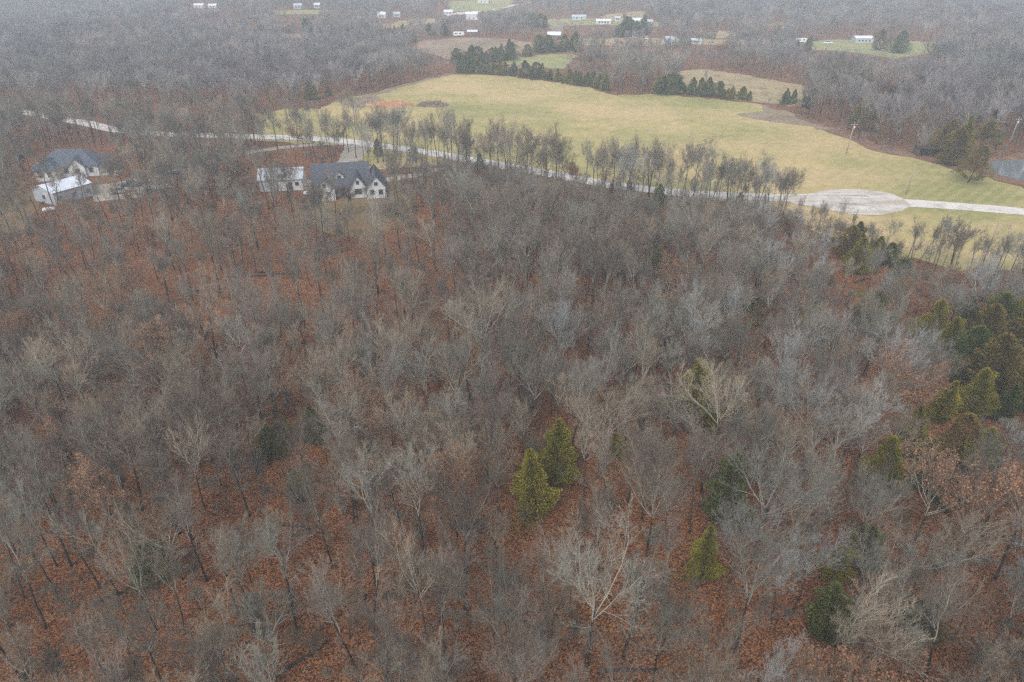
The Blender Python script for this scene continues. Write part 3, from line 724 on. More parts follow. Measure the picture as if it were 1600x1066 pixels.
# keep free of cedars' trunks and of the hand-placed trees
SPECIAL = [  # base px, height, list, variant, rz, label
    (916, 1041, 15.5, SPREAD, 3, 'largest bare tree at the bottom centre, wide fan of grey limbs on a dark trunk'),
    (1148, 1020, 17, SPREAD, 3, 'forked silvery-grey tree in the lower right centre with V-shaped limbs'),
    (1300, 1064, 13, PALE, 0, 'pale lichen-covered bare tree at the bottom right'),
    (1480, 900, 14, LEAFY, 1, 'big pale-limbed tree at the lower right still holding brown leaves'),
    (1555, 905, 16, LEAFY, 0, 'broad brown-leaved tree cut by the right edge at lower right'),
    (1420, 870, 13, LEAFY, 0, 'brown-leaved tree left of the big pale-limbed leafy one'),
    (1400, 690, 13, LEAFY, 1, 'round tree full of brown leaves left of the cedar grove'),
    (180, 545, 14, PALE, 0, 'whitish twisted tree standing in orange litter at the left'),
    (320, 795, 12, PALE, 0, 'cream-limbed fan-shaped tree left of centre'),
    (285, 905, 12, PALE, 1, 'white-limbed broken-topped tree above the small dark cedar'),
    (245, 985, 12, PALE, 0, 'pale curly tree in front of the small dark cedar'),
    (725, 800, 12, PALE, 0, 'pale starburst tree with low spreading limbs at the centre'),
    (665, 990, 14, PALE, 1, 'leaning bare tree with bright crooked limbs in the lower centre'),
    (760, 600, 17, SPREAD, 2, 'broad dome-crowned tan tree at the centre of the woods'),
    (640, 585, 14, PALE, 1, 'pale dome-crowned tree left of the broad tan one'),
    (870, 600, 15, SPREAD, 4, 'silvery dome-crowned tree right of the broad tan one'),
    (1500, 500, 13, SPREAD, 4, 'silvery spreading tree on the wood edge above the cedar grove'),
    (1420, 620, 12, SPREAD, 4, 'silver-grey tree left of the cedar grove'),
    (1580, 760, 11, SPREAD, 4, 'silver-grey bushy tree at the right edge under the grove'),
    (1240, 600, 14, SPREAD, 3, 'wide grey tree with long rising limbs right of centre'),
    (1500, 795, 11, NARROW, 1, 'small pale upright tree in the dark gap at the lower right'),
    (1175, 880, 15, SPREAD, 0, 'grey tree with steep forked limbs beside the dull green cedar'),
    (1010, 870, 15, PALE, 1, 'large pale fuzzy-crowned tree right of the paired cedars'),
    (520, 262, 17, NARROW, 1, 'tall dark tree standing clear at the driveway mouth'),
    (915, 303, 14, NARROW, 1, 'tall dark-trunked tree in front of the road, near the middle of the row'),
    (1003, 312, 13.5, SPREAD, 0, 'broad vase-shaped tree standing against the road and field'),
    (1133, 334, 13, NARROW, 1, 'dark-trunked vase-shaped tree towards the right end of the road row'),
    (1460, 425, 11, NARROW, 1, 'bare tree before the grass strip, middle of three right of the gravel lot'),
    (1412, 418, 10, NARROW, 0, 'bare tree before the grass strip, leftmost of three right of the gravel lot'),
    (1485, 418, 10, SAPL, 0, 'thin bare tree before the grass strip, rightmost of three right of the gravel lot'),
    (1555, 428, 8, NARROW, 3, 'thin bare tree beside the short pole at the right grass edge'),
    (890, 310, 9, LEAFY, 0, 'rust-leaved small tree below the road'),
    (940, 300, 11, LEAFY, 0, 'rust-leaved tree in the roadside row'),
    (1230, 640, 10, LEAFY, 1, 'low brown-leaved tree right of the bright cedar pair'),
    (1128, 108, 13, LEAFY, 0, 'rust-leaved tree before the grey wood above the far pasture, left one'),
    (1170, 116, 11, LEAFY, 0, 'rust-leaved tree before the grey wood above the far pasture, right one'),
    (1262, 186, 12, NARROW, 1, 'pair-trunked bare tree where the tree line meets the field'),
    (1252, 180, 11, NARROW, 0, 'slim bare tree at the left end of the right-hand tree line'),
    (1098, 148, 11, NARROW, 3, 'bare tree rising between the cedar clumps at the field edge'),
    (1180, 75, 14, PALE, 0, 'white-limbed broad tree beyond the far pasture'),
    (888, 112, 11, PALE, 1, 'pale bare tree beside the dark cedars at the far pasture'),
    (1520, 262, 8, LEAFY, 1, 'pinkish-leaved bare tree behind the solitary cedar'),
    (1440, 245, 9, SPREAD, 4, 'silver spreading tree at the field end by the dark shed'),
]
spec_xy = []
for i, (px, py, hh, L_, vi, lab) in enumerate(SPECIAL):
    p = gp(px, py); spec_xy.append((p.x, p.y, hh * 0.2))
    nm = 'oak_tree' if L_ is LEAFY else 'bare_tree'
    place_tree(L_[vi], nm, p.x, p.y, hh, rnd.uniform(0, 6.28), (rnd.uniform(-.04, .04), rnd.uniform(-.04, .04)), lab, 'tree', 'singular trees that stand out of the woods')
ced_xy = []
for (px, py, hh, k, vi, lab) in CEDARS:
    p = gp(px, py); ced_xy.append((p.x, p.y, hh * 0.22))
    # keep the line of sight to the cedar mostly open, as in the photo
def blocked(x, y):
    for (a, b, rr) in spec_xy:
        if (x - a) ** 2 + (y - b) ** 2 < rr * rr: return True
    for (a, b, rr) in ced_xy:
        if (x - a) ** 2 + (y - b) ** 2 < rr * rr: return True
        dy = b - y
        if 0 < dy < rr * 4.0 and abs((x - a) - (-(a / max(b, 1)) * dy)) < rr * 1.1: return True
    return False
cand = [c for c in cand if not blocked(c[0], c[1])]
for (px, py, hh, k, vi, lab) in CEDARS:
    p = gp(px, py); t_ = pix(p.x, p.y, p.z + hh); CBOX.append((min(px, t_[0]) - hh * 1.2, t_[1], max(px, t_[0]) + hh * 1.2, t_[1] + (py - t_[1]) * .75, p.y - 0.5, 0.12 if any(w in lab for w in ('behind', 'through', 'under', 'among', 'hidden', 'between')) else .33))
for (px, py, hh, L_, vi, lab) in SPECIAL:
    p = gp(px, py); t_ = pix(p.x, p.y, p.z + hh); CBOX.append((px - hh * 1.5, t_[1], px + hh * 1.5, t_[1] + (py - t_[1]) * .5, p.y - 0.5, .22))
# the row of trees between the wood and the road
row = []
rr_ = random.Random(5)
for i in range(150):
    px = 568 + (1225 - 568) * (i + rr_.uniform(-1.4, 1.4)) / 150; py = lerp_poly(ROAD, px) + 9 + 34 * rr_.random() ** 1.5
    if 1210 < px: py += 22
    if any(abs(px - s[0]) < 8 and abs(py - s[1]) < 10 for s in SPECIAL): continue
    p = gp(px, py); row.append((p.x, p.y, px, py))
edge = []
for i in range(46):
    px = 1215 + (1625 - 1215) * (i + rr_.uniform(-1, 1)) / 46; py = lerp_poly(FRONT, px) + rr_.uniform(-6, 16)
    p = gp(px, py); edge.append((p.x, p.y, px, py))
def word_place(px, py):
    """where the crown shows, in words"""
    if py < 330: v = 'near the houses' if px < 640 else 'below the road'
    elif py < 480: v = 'in the upper woods'
    elif py < 650: v = 'in the middle woods'
    elif py < 830: v = 'in the lower woods'
    else: v = 'in the nearest woods'
    hc = ['left edge', 'far left', 'left', 'left of centre', 'just left of centre', 'centre', 'just right of centre', 'right of centre', 'right', 'far right', 'right edge'][min(10, max(0, int(px / 1600 * 11)))]
    return v, hc
kinds = []
for c in cand:
    x, y, px, py, a, b, d = c
    right = px > 1100 and py > 400
    if a < 0.12: k = 'sap'
    elif a < (0.34 if py > 800 and px < 700 else (0.26 if px < 700 and py < 560 else 0.72)): k = 'spread'
    else: k = 'narrow'
    leafy = b < (0.05 if px < 1200 else 0.09)
    pale = 0.09 < b < 0.115
    hh = {'sap': 6 + 2.5 * d, 'spread': 9 + 6 * d, 'narrow': 10 + 6.5 * d}[k]
    if px > 1200 and py < 520: hh *= 0.78
    if py > 700 and px < 600: hh *= 1.05
    hh = near_h(x, y, hh * 0.93, random.Random(int(x * 77 + y * 31)))
    if not hh: continue
    bluish = right and d > 0.5
    kinds.append((x, y, px, py, k, leafy, pale, hh, bluish))
kinds.sort(key=lambda q: -(q[7] / math.hypot(q[0], q[1], CAM_H)))
counts = {'sap': 0, 'spread': 0, 'narrow': 0, 'leafy': 0}
rest = []
SIZEW = lambda h, k: ('short' if h < 12.6 else 'mid-height' if h < 14.6 else 'tall') if k != 'sap' else ('small' if h < 7.2 else 'larger')
for (x, y, px, py, k, leafy, pale, hh, bluish) in kinds:
    r = random.Random(int(x * 131 + y * 977))
    if k == 'sap': L_, nm, what = SAPL, 'sapling', 'bare sapling'
    elif k == 'spread': L_, nm, what = SPREAD, 'bare_tree', 'round-crowned bare tree'
    else: L_, nm, what = NARROW, 'slender_tree', 'slender bare tree'
    vi = r.randrange(len(L_)); ck = k
    if k == 'spread' and bluish: vi = r.choice([0, 3, 4])
    elif k == 'spread' and vi == 4 and px < 1000: vi = 1
    if pale and k != 'sap': L_ = PALE; vi = r.randrange(2)
    if leafy and k != 'sap': L_ = LEAFY; vi = r.randrange(2); nm = 'oak_tree'; ck = 'leafy'; what = 'tree holding brown leaves'; hh *= 0.85
    pc = pix(x, y, hgt(x, y) + hh * 0.7)
    seen = -60 < pc[0] < 1660 and pc[1] < 1180
    tilt = (r.gauss(0, .05), r.gauss(0, .05)); rz = r.uniform(0, 6.28)
    lim = 260 if ck != 'sap' else 120
    if seen and counts[ck] < lim:
        counts[ck] += 1
        v, hc = word_place(*pc)
        var = L_[vi]; tint = 'pale-limbed' if L_ is PALE else TINT[var['info']['tmat']]
        if ck == 'leafy': tint = ''
        lab = (SIZEW(hh, k) + ' ' + tint + ' ' + what + ' ' + v + ', ' + hc).replace('  ', ' ')
        place_tree(var, nm, x, y, hh, rz, tilt, lab, 'tree', what + 's ' + v + ' at the ' + hc)
    else: rest.append((x, y, hh, L_, vi, tilt, rz))
print('individual trees', counts, 'rest', len(rest))
for (x, y, px, py) in row:
    r = random.Random(int(px * 7)); L_ = NARROW if r.random() < 0.7 else SPREAD; vi = r.randrange(5)
    hc = word_place(px, py)[1]; hh = r.choice((r.uniform(13, 17), r.uniform(13, 17), r.uniform(12, 16), r.uniform(7, 12)))
    if px > 1090: hh *= 0.84
    lab = TINT[L_[vi]['info']['tmat']] + ' ' + SIZEW(hh, 'x') + ' bare tree in the gravel road row, ' + hc
    place_tree(L_[vi], 'roadside_tree', x, y, hh, r.uniform(0, 6.28), (r.gauss(0, .06), r.gauss(0, .06)), lab, 'tree', 'roadside trees in the row before the gravel road, ' + hc)

for (x, y, px, py) in edge:
    r = random.Random(int(px * 13)); L_ = r.choice((NARROW, NARROW, SPREAD)); vi = r.randrange(5); hh = r.uniform(5, 8.5) if px < 1400 else r.uniform(6.5, 10.5)
    place_tree(L_[vi], 'wood_edge_tree', x, y, hh, r.uniform(0, 6.28), (r.gauss(0, .08), r.gauss(0, .08)), TINT[L_[vi]['info']['tmat']] + ' small bare tree where woods meet the grass strip', 'tree', 'small trees on the wood edge below the gravel lot')

# ------------------------------------------------------------------ the uncountable rest of the woods: one object each
def scatter(name, pts, meshes, label):
    """pts: (x, y, z, scale, rx, ry, rz, index)"""
    src = bpy.data.collections.new(name + '_kinds')
    for i, me in enumerate(meshes):
        o = bpy.data.objects.new('kind_%02d' % i, me); src.objects.link(o)
    me = bpy.data.meshes.new(name); me.from_pydata([(p[0], p[1], p[2]) for p in pts], [], [])
    for an, tp, data in (('rot', 'FLOAT_VECTOR', [c for p in pts for c in p[4:7]]), ('scl', 'FLOAT', [p[3] for p in pts]), ('idx', 'INT', [p[7] for p in pts])):
        at_ = me.attributes.new(an, tp, 'POINT'); at_.data.foreach_set('vector' if tp == 'FLOAT_VECTOR' else 'value', data)
    o = link(name, me)
    g = bpy.data.node_groups.new(name, 'GeometryNodeTree')
    g.interface.new_socket('Geometry', in_out='INPUT', socket_type='NodeSocketGeometry'); g.interface.new_socket('Geometry', in_out='OUTPUT', socket_type='NodeSocketGeometry')
    gi = g.nodes.new('NodeGroupInput'); go = g.nodes.new('NodeGroupOutput')
    ci = g.nodes.new('GeometryNodeCollectionInfo'); ci.inputs['Collection'].default_value = src; ci.inputs['Separate Children'].default_value = True; ci.inputs['Reset Children'].default_value = True
    ip = g.nodes.new('GeometryNodeInstanceOnPoints'); ip.inputs['Pick Instance'].default_value = True
    def na(nm_, tp):
        n = g.nodes.new('GeometryNodeInputNamedAttribute'); n.data_type = tp; n.inputs['Name'].default_value = nm_
        return next(s for s in n.outputs if s.enabled and s.name == 'Attribute')
    g.links.new(gi.outputs[0], ip.inputs['Points']); g.links.new(ci.outputs[0], ip.inputs['Instance'])
    g.links.new(na('rot', 'FLOAT_VECTOR'), ip.inputs['Rotation']); g.links.new(na('scl', 'FLOAT'), ip.inputs['Scale']); g.links.new(na('idx', 'INT'), ip.inputs['Instance Index'])
    g.links.new(ip.outputs[0], go.inputs[0])
    md = o.modifiers.new('scatter', 'NODES'); md.node_group = g
    return tag(o, label, 'woods', None, 'stuff')
ALLV = SPREAD + NARROW + SAPL + PALE + LEAFY
allm = [merged(v['T'], v['G'], v['ms'], 'woods_tree') for v in ALLV]
pts = []
for (x, y, hh, L_, vi, tilt, rz) in rest:
    i = next(k for k, v in enumerate(ALLV) if v is L_[vi])
    pts.append((x, y, hgt(x, y), hh / ALLV[i]['info']['h'], tilt[0], tilt[1], rz, i))
scatter('distant_woods', pts, allm, 'mass of bare trees filling the woods between the nearest trees and the road')
# low brush under the trees: thin saplings nobody could count
rb = random.Random(41); bp = []; y = 20.0
while y < 200:
    x = -210.0
    while x < 210:
        jx = x + rb.uniform(-1.5, 1.5); jy = y + rb.uniform(-1.5, 1.5); q = pix(jx, jy, hgt(jx, jy))
        if -150 < q[0] < 1750 and 173 < q[1] < 1300 and rb.random() < density(*q) * (0.4 if q[0] < 720 and q[1] < 520 else 1) * (0.35 + 0.5 * (math.sin(jx / 9) * math.sin(jy / 11 + 1) > -.1)) and q[1] > lerp_poly(FRONT, q[0]) + 3:
            bp.append((jx, jy, hgt(jx, jy), rb.uniform(0.2, 0.62), rb.gauss(0, .15), rb.gauss(0, .15), rb.uniform(0, 6.28), rb.randrange(3)))
        x += 2.9
    y += 2.9
brushm = []
for i, tm in enumerate(('twig_grey', 'twig_tan', 'twig_mauve')):
    T, G, ms = bare_tree(80 + i, h=7, style='sap', tmat=tm, lod=0); brushm.append(merged(T, G, ms, 'brush_stem'))
tag(scatter('undergrowth', bp, brushm, 'thin leafless undergrowth rising from the orange leaf litter'), cat='undergrowth')
print('brush', len(bp))
FAR = []
for i, (st, tm, lf) in enumerate((('spread', 'far_grey', False), ('spread', 'far_mauve', False), ('spread', 'far_tan', False), ('narrow', 'far_mauve', False), ('spread', 'far_mauve', True))):
    T, G, ms = bare_tree(90 + i, h=14, style=st, tmat=tm, lod=1, leaves=lf); FAR.append(merged(T, G, ms, 'far_tree')); print('far faces', len(G.f))
def far_kind(x, y, r):
    v = math.sin(x / 61 + 0.8) * math.cos(y / 77) + 0.6 * math.sin((x + y) / 37)
    if r.random() < 0.3: return r.randrange(4)
    return 0 if v > 0.45 else (2 if v < -0.6 else (1 if v > -0.1 else 3))
FCM = [merged(CEDF[k][0]['T'], CEDF[k][0]['G'], CEDF[k][0]['ms'], 'far_cedar') for k in ('olive', 'green')]
pts = []; rg = random.Random(3); y = 205.0
while y < 1000:
    sp = 5.6 if y < 420 else 6.8
    half = y * 0.82 + 60; x = -half
    while x < half:
        jx = x + rg.uniform(-.45, .45) * sp; jy = y + rg.uniform(-.45, .45) * sp; z = hgt(jx, jy)
        pp = pix(jx, jy, z)
        ok = (pp[1] < 173 or (pp[0] > 1230 and pp[1] < 262))
        if ok:
            dn = density(*pp)
            q = math.sin(jx / 23.0) * math.sin(jy / 19.0 + 2)
            if rg.random() < dn * 0.93:
                a = rg.random(); hh = rg.uniform(10, 14.5) + q
                if pp[1] > 84 and (925 < pp[0] < 1070 or pp[0] > 1255): hh *= 1.22
                if inpoly(pp[0], pp[1] - 4, FIELD) is False and inpoly(pp[0], pp[1] + 14, FIELD) and pp[0] < 960 and pp[0] > 715: hh *= 0.5
                if 760 < pp[0] < 905 and 60 < pp[1] < 90: hh *= 0.55
                if 640 < pp[0] < 870 and 86 < pp[1] < 118: hh *= 0.45
                if far_cover(jx, jy, z, hh):
                    hh = 5 if not far_cover(jx, jy, z, 5) else rg.uniform(1.5, 3)
                if hh: pts.append((jx, jy, z, hh / 14, rg.gauss(0, .04), rg.gauss(0, .04), rg.uniform(0, 6.28), 4 if a > 0.985 else (5 + rg.randrange(2) if a > 0.965 else far_kind(jx, jy, rg))))
        x += sp
    y += sp
for p in pts[:]: pass
pts = [(p[0], p[1], p[2], p[3] * (14 / 8 * 0.55 if p[7] >= 5 else 1), p[4], p[5], p[6], p[7]) for p in pts]
scatter('far_woods', pts, FAR + FCM, 'hazy bare woods spreading beyond the field to the top of the photo')
print('far trees', len(pts))

# ------------------------------------------------------------------ buildings
def gable(g, w_, x0, x1, y0, y1, h0, rh, axis, ov=0.5, th=0.22, hip=0):
    """walls into geometry w_, roof into g"""
    if axis == 'x':
        ym = (y0 + y1) / 2
        w_.prism([(y0, -0.5), (y1, -0.5), (y1, h0), (ym, h0 + rh), (y0, h0)], 'x', x0, x1)
        sl = rh / (ym - y0)
        pr = [(y0 - ov, h0 - ov * sl + 0.03), (ym, h0 + rh + 0.03), (y1 + ov, h0 - ov * sl + 0.03), (y1 + ov, h0 - ov * sl + th), (ym, h0 + rh + th + 0.05), (y0 - ov, h0 - ov * sl + th)]
        g.prism(pr, 'x', x0 - ov, x1 + ov)
    else:
        xm = (x0 + x1) / 2
        w_.prism([(x0, -0.5), (x1, -0.5), (x1, h0), (xm, h0 + rh), (x0, h0)], 'y', y0, y1)
        sl = rh / (xm - x0)
        pr = [(x0 - ov, h0 - ov * sl + 0.03), (xm, h0 + rh + 0.03), (x1 + ov, h0 - ov * sl + 0.03), (x1 + ov, h0 - ov * sl + th), (xm, h0 + rh + th + 0.05), (x0 - ov, h0 - ov * sl + th)]
        g.prism(pr, 'y', y0 - ov, y1 + ov)
def window(t, x, y, z, w_, h, face='front', name='window'):
    g = Geo(); f = Geo()
    if face == 'front':
        f.box(x - w_ / 2 - .1, x + w_ / 2 + .1, y - .06, y + .02, z - .1, z + h + .1); g.box(x - w_ / 2, x + w_ / 2, y - .08, y, z, z + h)
    else:
        s = -1 if face == 'left' else 1
        f.box(min(x, x + s * .06), max(x, x + s * .06), y - w_ / 2 - .1, y + w_ / 2 + .1, z - .1, z + h + .1); g.box(min(x, x + s * .08), max(x, x + s * .08), y - w_ / 2, y + w_ / 2, z, z + h)
    o = g.build(name, M['glass'] if name == 'window' else M['white'], t); f.build('frame', M['white'], o); return o
def from_px(a, b):
    A = gp(*a); B = gp(*b); d = B - A; return A, B, d.length * 1.0, math.atan2(d.y, d.x)
# farmhouse in the middle
A, B, L, ang = from_px((492, 308), (598, 312))
H1 = thing('house', gp(545, 306), R(12), 'white farmhouse with a dark many-gabled roof in the clearing beside the driveway', 'house')
H1.scale = (0.93, 0.93, 0.88)
Wg, Rg = Geo(), Geo()
gable(Rg, Wg, -8.5, 5.5, 0.0, 10.0, 3.2, 4.4, 'x')            # main block
gable(Rg, Wg, -8.2, -3.2, -3.0, 5.0, 3.0, 2.7, 'y')           # left front gable
gable(Rg, Wg, 0.6, 4.6, -2.2, 5.0, 3.0, 3.1, 'y')             # middle front gable
gable(Rg, Wg, 4.7, 9.6, -3.6, 6.5, 2.9, 3.3, 'y')             # garage wing
Wg.build('wall', M['white'], H1); Rg.build('roof', M['shingle'], H1)
for (dx) in (-1.9,):
    dw, dr = Geo(), Geo(); gable(dr, dw, dx - 1.1, dx + 1.1, 1.3, 5.0, 5.3, 0.9, 'y', 0.3, 0.15)
    o = dw.build('dormer', M['white'], H1); dr.build('dormer_roof', M['shingle'], o); window(H1, dx, 1.3, 4.5, 1.0, 0.9)
Cg = Geo(); Cg.box(-6.6, -5.4, 6.4, 7.4, 5.0, 9.0); Cg.box(-6.7, -5.3, 6.3, 7.5, 9.0, 9.2); Cg.build('chimney', M['dark_wall'], H1)
for (x, y, z, w_, h) in ((-6.6, -3, 1, 1.1, 1.4), (-4.8, -3, 1, 1.1, 1.4), (-5.7, -3, 3.6, .9, 1.0), (2.6, -2.2, 1, 1.8, 1.5), (2.6, -2.2, 3.7, .8, 1), (6.0, -3.6, 1, 1.1, 1.4), (8.2, -3.6, 1, 1.1, 1.4), (7.15, -3.6, 3.5, .9, 1)): window(H1, x, y, z, w_, h)
window(H1, 9.6, 1.5, 1.0, 1.2, 1.3, 'right'); window(H1, -8.5, 7.0, 1.0, 1.2, 1.3, 'left')
pg = Geo(); pg.box(-3.1, 0.5, -1.9, -0.05, 2.7, 2.9); [pg.box(x, x + .18, -1.85, -1.67, 0, 2.7) for x in (-3.0, -1.4, 0.2)]; pg.build('porch', M['dark_wall'], H1)
dg = Geo(); dg.box(-1.9, -0.9, -0.07, 0.0, 0.1, 2.2); dg.build('door', M['dark_wall'], H1)
# metal outbuilding left of the farmhouse
A, B, L, ang = from_px((407, 300), (474, 297))
O1 = thing('outbuilding', (A + B) / 2, ang, 'pale metal outbuilding with a grey-white roof left of the farmhouse', 'building')
Wg, Rg = Geo(), Geo(); gable(Rg, Wg, -L / 2, L / 2, 0, 7.5, 2.9, 1.7, 'x', 0.35, 0.12)
Wg.build('wall', M['white'], O1); Rg.build('roof', M['metal_grey'], O1); window(O1, -1.5, 0, .1, 2.6, 2.3, name='garage_door'); window(O1, 2.2, 0, .1, 1.0, 2.0)
window(O1, 3.8, 0, 1.2, .9, .9)
# white shop at the left
A, B, L, ang = from_px((86, 323), (150, 305))
L *= 0.92
O2 = thing('workshop', (A + B) / 2, ang, 'long metal workshop with a bright white roof and grey walls in the left woods', 'building')
Wg, Rg = Geo(), Geo(); gable(Rg, Wg, -L / 2, L / 2, 0, 8.5, 3.1, 1.1, 'x', 0.3, 0.12)
Wg.build('wall', M['metal_grey'], O2); Rg.build('roof', M['metal_white'], O2)
window(O2, L / 2, 4.0, .1, 3.0, 2.5, 'right', 'garage_door'); [window(O2, x, 0, 1.2, 1.0, .8) for x in (-3.5, 0, 3.5)]; window(O2, -L / 2, 4.2, 1.0, 1.1, 1.0, 'left')
# house behind it
H2 = thing('house', gp(108, 277), R(10), 'low house with a blue-grey hipped roof behind the white-roofed workshop', 'house')
Wg, Rg = Geo(), Geo()
Wg.box(-7.5, 7.5, 0, 9, -0.5, 2.9); Wg.box(-6.5, -1.5, -3, 0.1, -0.5, 2.8)
def hip(g, x0, x1, y0, y1, z, rh, ov=0.5, ins=0.5):
    x0 -= ov; x1 += ov; y0 -= ov; y1 += ov; d = (y1 - y0) / 2 * ins * 2; ym = (y0 + y1) / 2
    if x1 - x0 > y1 - y0: r0, r1 = (x0 + d, ym, z + rh), (x1 - d, ym, z + rh)
    else:
        d = (x1 - x0) / 2; xm = (x0 + x1) / 2; r0, r1 = (xm, y0 + d, z + rh), (xm, y1 - d, z + rh)
    a, b, c, e = (x0, y0, z), (x1, y0, z), (x1, y1, z), (x0, y1, z)
    if x1 - x0 > y1 - y0: fs = ([a, b, r1, r0], [b, c, r1], [c, e, r0, r1], [e, a, r0])
    else: fs = ([a, b, r0], [b, c, r1, r0], [c, e, r1], [e, a, r0, r1])
    for f in fs: g.face(f)
    g.box(x0, x1, y0, y1, z - 0.2, z - 0.005)
hip(Rg, -7.5, 7.5, 0, 9, 2.95, 3.2); hip(Rg, -6.5, -1.5, -3, 4, 2.85, 2.4)
gable(Rg, Wg, 1.0, 4.6, -0.7, 4, 2.9, 1.9, 'y', 0.4)
Wg.build('wall', M['white'], H2); Rg.build('roof', M['slate'], H2)
for x, y in ((-5.2, -3), (-3, -3), (2.8, -.7), (5.8, 0), (-.2, 0)): window(H2, x, y, 1, 1.1, 1.3)
window(H2, -7.5, 4, 1, 1.2, 1.3, 'left'); window(H2, 7.5, 5, 1, 1.2, 1.3, 'right')
pg = Geo(); pg.box(7.6, 12.2, 0.2, 3.4, 0.0, 0.35); [pg.box(x, x + .12, .25, .37, .35, 1.3) for x in (7.7, 9.2, 10.7, 12.0)]; pg.box(7.6, 12.2, .27, .35, 1.3, 1.4); pg.build('deck', M['tan_wall'], H2)
# far buildings
def far_house(px, py, wpx, dep, h, rh, wall, roof, label, name='house', rz=0.0, cat='house', axis='x', wins=2):
    p = gp(px, py); s = FPX / (p - Vector((0, 0, CAM_H))).length; W = wpx * 0.85 / s
    t = thing(name, p, rz, label, cat); wg, rg_ = Geo(), Geo()
    gable(rg_, wg, -W / 2, W / 2, 0, dep, h, rh, axis, 0.4, 0.2)
    wg.build('wall', M[wall], t); rg_.build('roof', M[roof], t); t.scale = (0.88, 0.88, 0.85)
    for k in range(wins):
        window(t, -W / 2 + W * (k + 1) / (wins + 1), 0, 0.9, min(1.4, W / (wins + 2)), 1.3)
    return t
far_house(596, 28, 15, 8, 3, 2, 'white', 'metal_white', 'far white house left of its smaller neighbour in the hazy woods, top centre left')
far_house(621, 27, 11, 7, 2.8, 1.8, 'white', 'metal_grey', 'smaller far white house right of another in the hazy woods', rz=0.4)
far_house(737, 31, 22, 9, 5.2, 2, 'white', 'metal_white', 'tall two-storey white house beside the far sloping road')
far_house(701, 23, 16, 6, 2.8, 1.6, 'white', 'metal_white', 'far white cottage left of the two-storey one', rz=0.3)
far_house(755, 5, 20, 10, 3.5, 2, 'white', 'metal_white', 'far white building on the bright lawn at the very top')
far_house(738, 56, 18, 6, 2.8, 0.8, 'dark_wall', 'metal_white', 'far open-fronted shed with a white roof beside the camper', name='shed', cat='shed')
far_house(865, 62, 24, 8, 3, 1.6, 'dark_wall', 'metal_white', 'dark red-brown barn with a white roof before the far cedars', name='barn', cat='barn', rz=-0.15)
far_house(840, 41, 18, 8, 3, 1.4, 'teal', 'metal_grey', 'pale teal far building behind the dark barn', name='shed', cat='shed')
far_house(905, 31, 26, 8, 2.8, 1.4, 'teal', 'metal_grey', 'long pale green far building left of the white mobile home', name='shed', cat='shed')
far_house(943, 38, 27, 6, 2.8, 1.0, 'white', 'metal_white', 'long white mobile home before the far dirt road', name='mobile_home', cat='mobile home', wins=4)
far_house(965, 33, 9, 5, 2.6, 1.2, 'white', 'metal_grey', 'small far white outbuilding between the mobile home and the white house')
far_house(993, 38, 26, 8, 3, 1.6, 'white', 'metal_white', 'far white house right of the mobile home behind dark cedars', wins=3)
far_house(1014, 39, 14, 7, 2.6, 1.2, 'teal', 'metal_grey', 'far grey-green house at the right end of the cluster')
far_house(1051, 71, 20, 9, 3.2, 2.2, 'white', 'metal_grey', 'white gabled house with a ribbed grey roof by the far pasture', rz=0.25, wins=3)
far_house(1088, 69, 18, 6, 2.4, 1.0, 'metal_grey', 'teal', 'low grey-green shed right of the gabled house', name='shed', cat='shed')
far_house(1350, 67, 30, 8, 3.2, 1.2, 'metal_grey', 'metal_white', 'long white-roofed building on the far green pasture at right', name='barn', cat='barn', wins=4)
far_house(310, 13, 16, 8, 3, 1.6, 'white', 'metal_white', 'white house fading in haze at the top left')
far_house(332, 13, 14, 7, 2.8, 1.5, 'white', 'metal_white', 'second white house fading in haze, right of the other at top left')
far_house(465, 14, 14, 7, 3, 1.5, 'metal_grey', 'metal_grey', 'grey hazy house on a strip of green at the top left')
far_house(495, 13, 10, 7, 3, 1.5, 'white', 'metal_white', 'white hazy house right of the grey one at the top left')
# dark shed near the pond
sh = thing('shed', gp(1452, 246), R(-8), 'dark open lean-to shed at the end of the tree line near the pond', 'shed')
g = Geo(); g.box(-3.2, 3.2, 3.9, 4.0, 0, 2.2); g.box(-3.2, -3.1, 0, 3.9, 0, 2.2); g.box(3.1, 3.2, 0, 3.9, 0, 2.2); g.build('wall', M['dark_wall'], sh)
g = Geo(); g.prism([(-.4, 2.5), (4.3, 2.2), (4.3, 2.32), (-.4, 2.62)], 'x', -3.5, 3.5); g.build('roof', M['bark_dark'], sh)
for x in (-3.1, 0, 3.0): g = Geo(); g.box(x - .08, x + .08, -.1, .06, 0, 2.48); g.build('post', M['dark_wall'], sh)

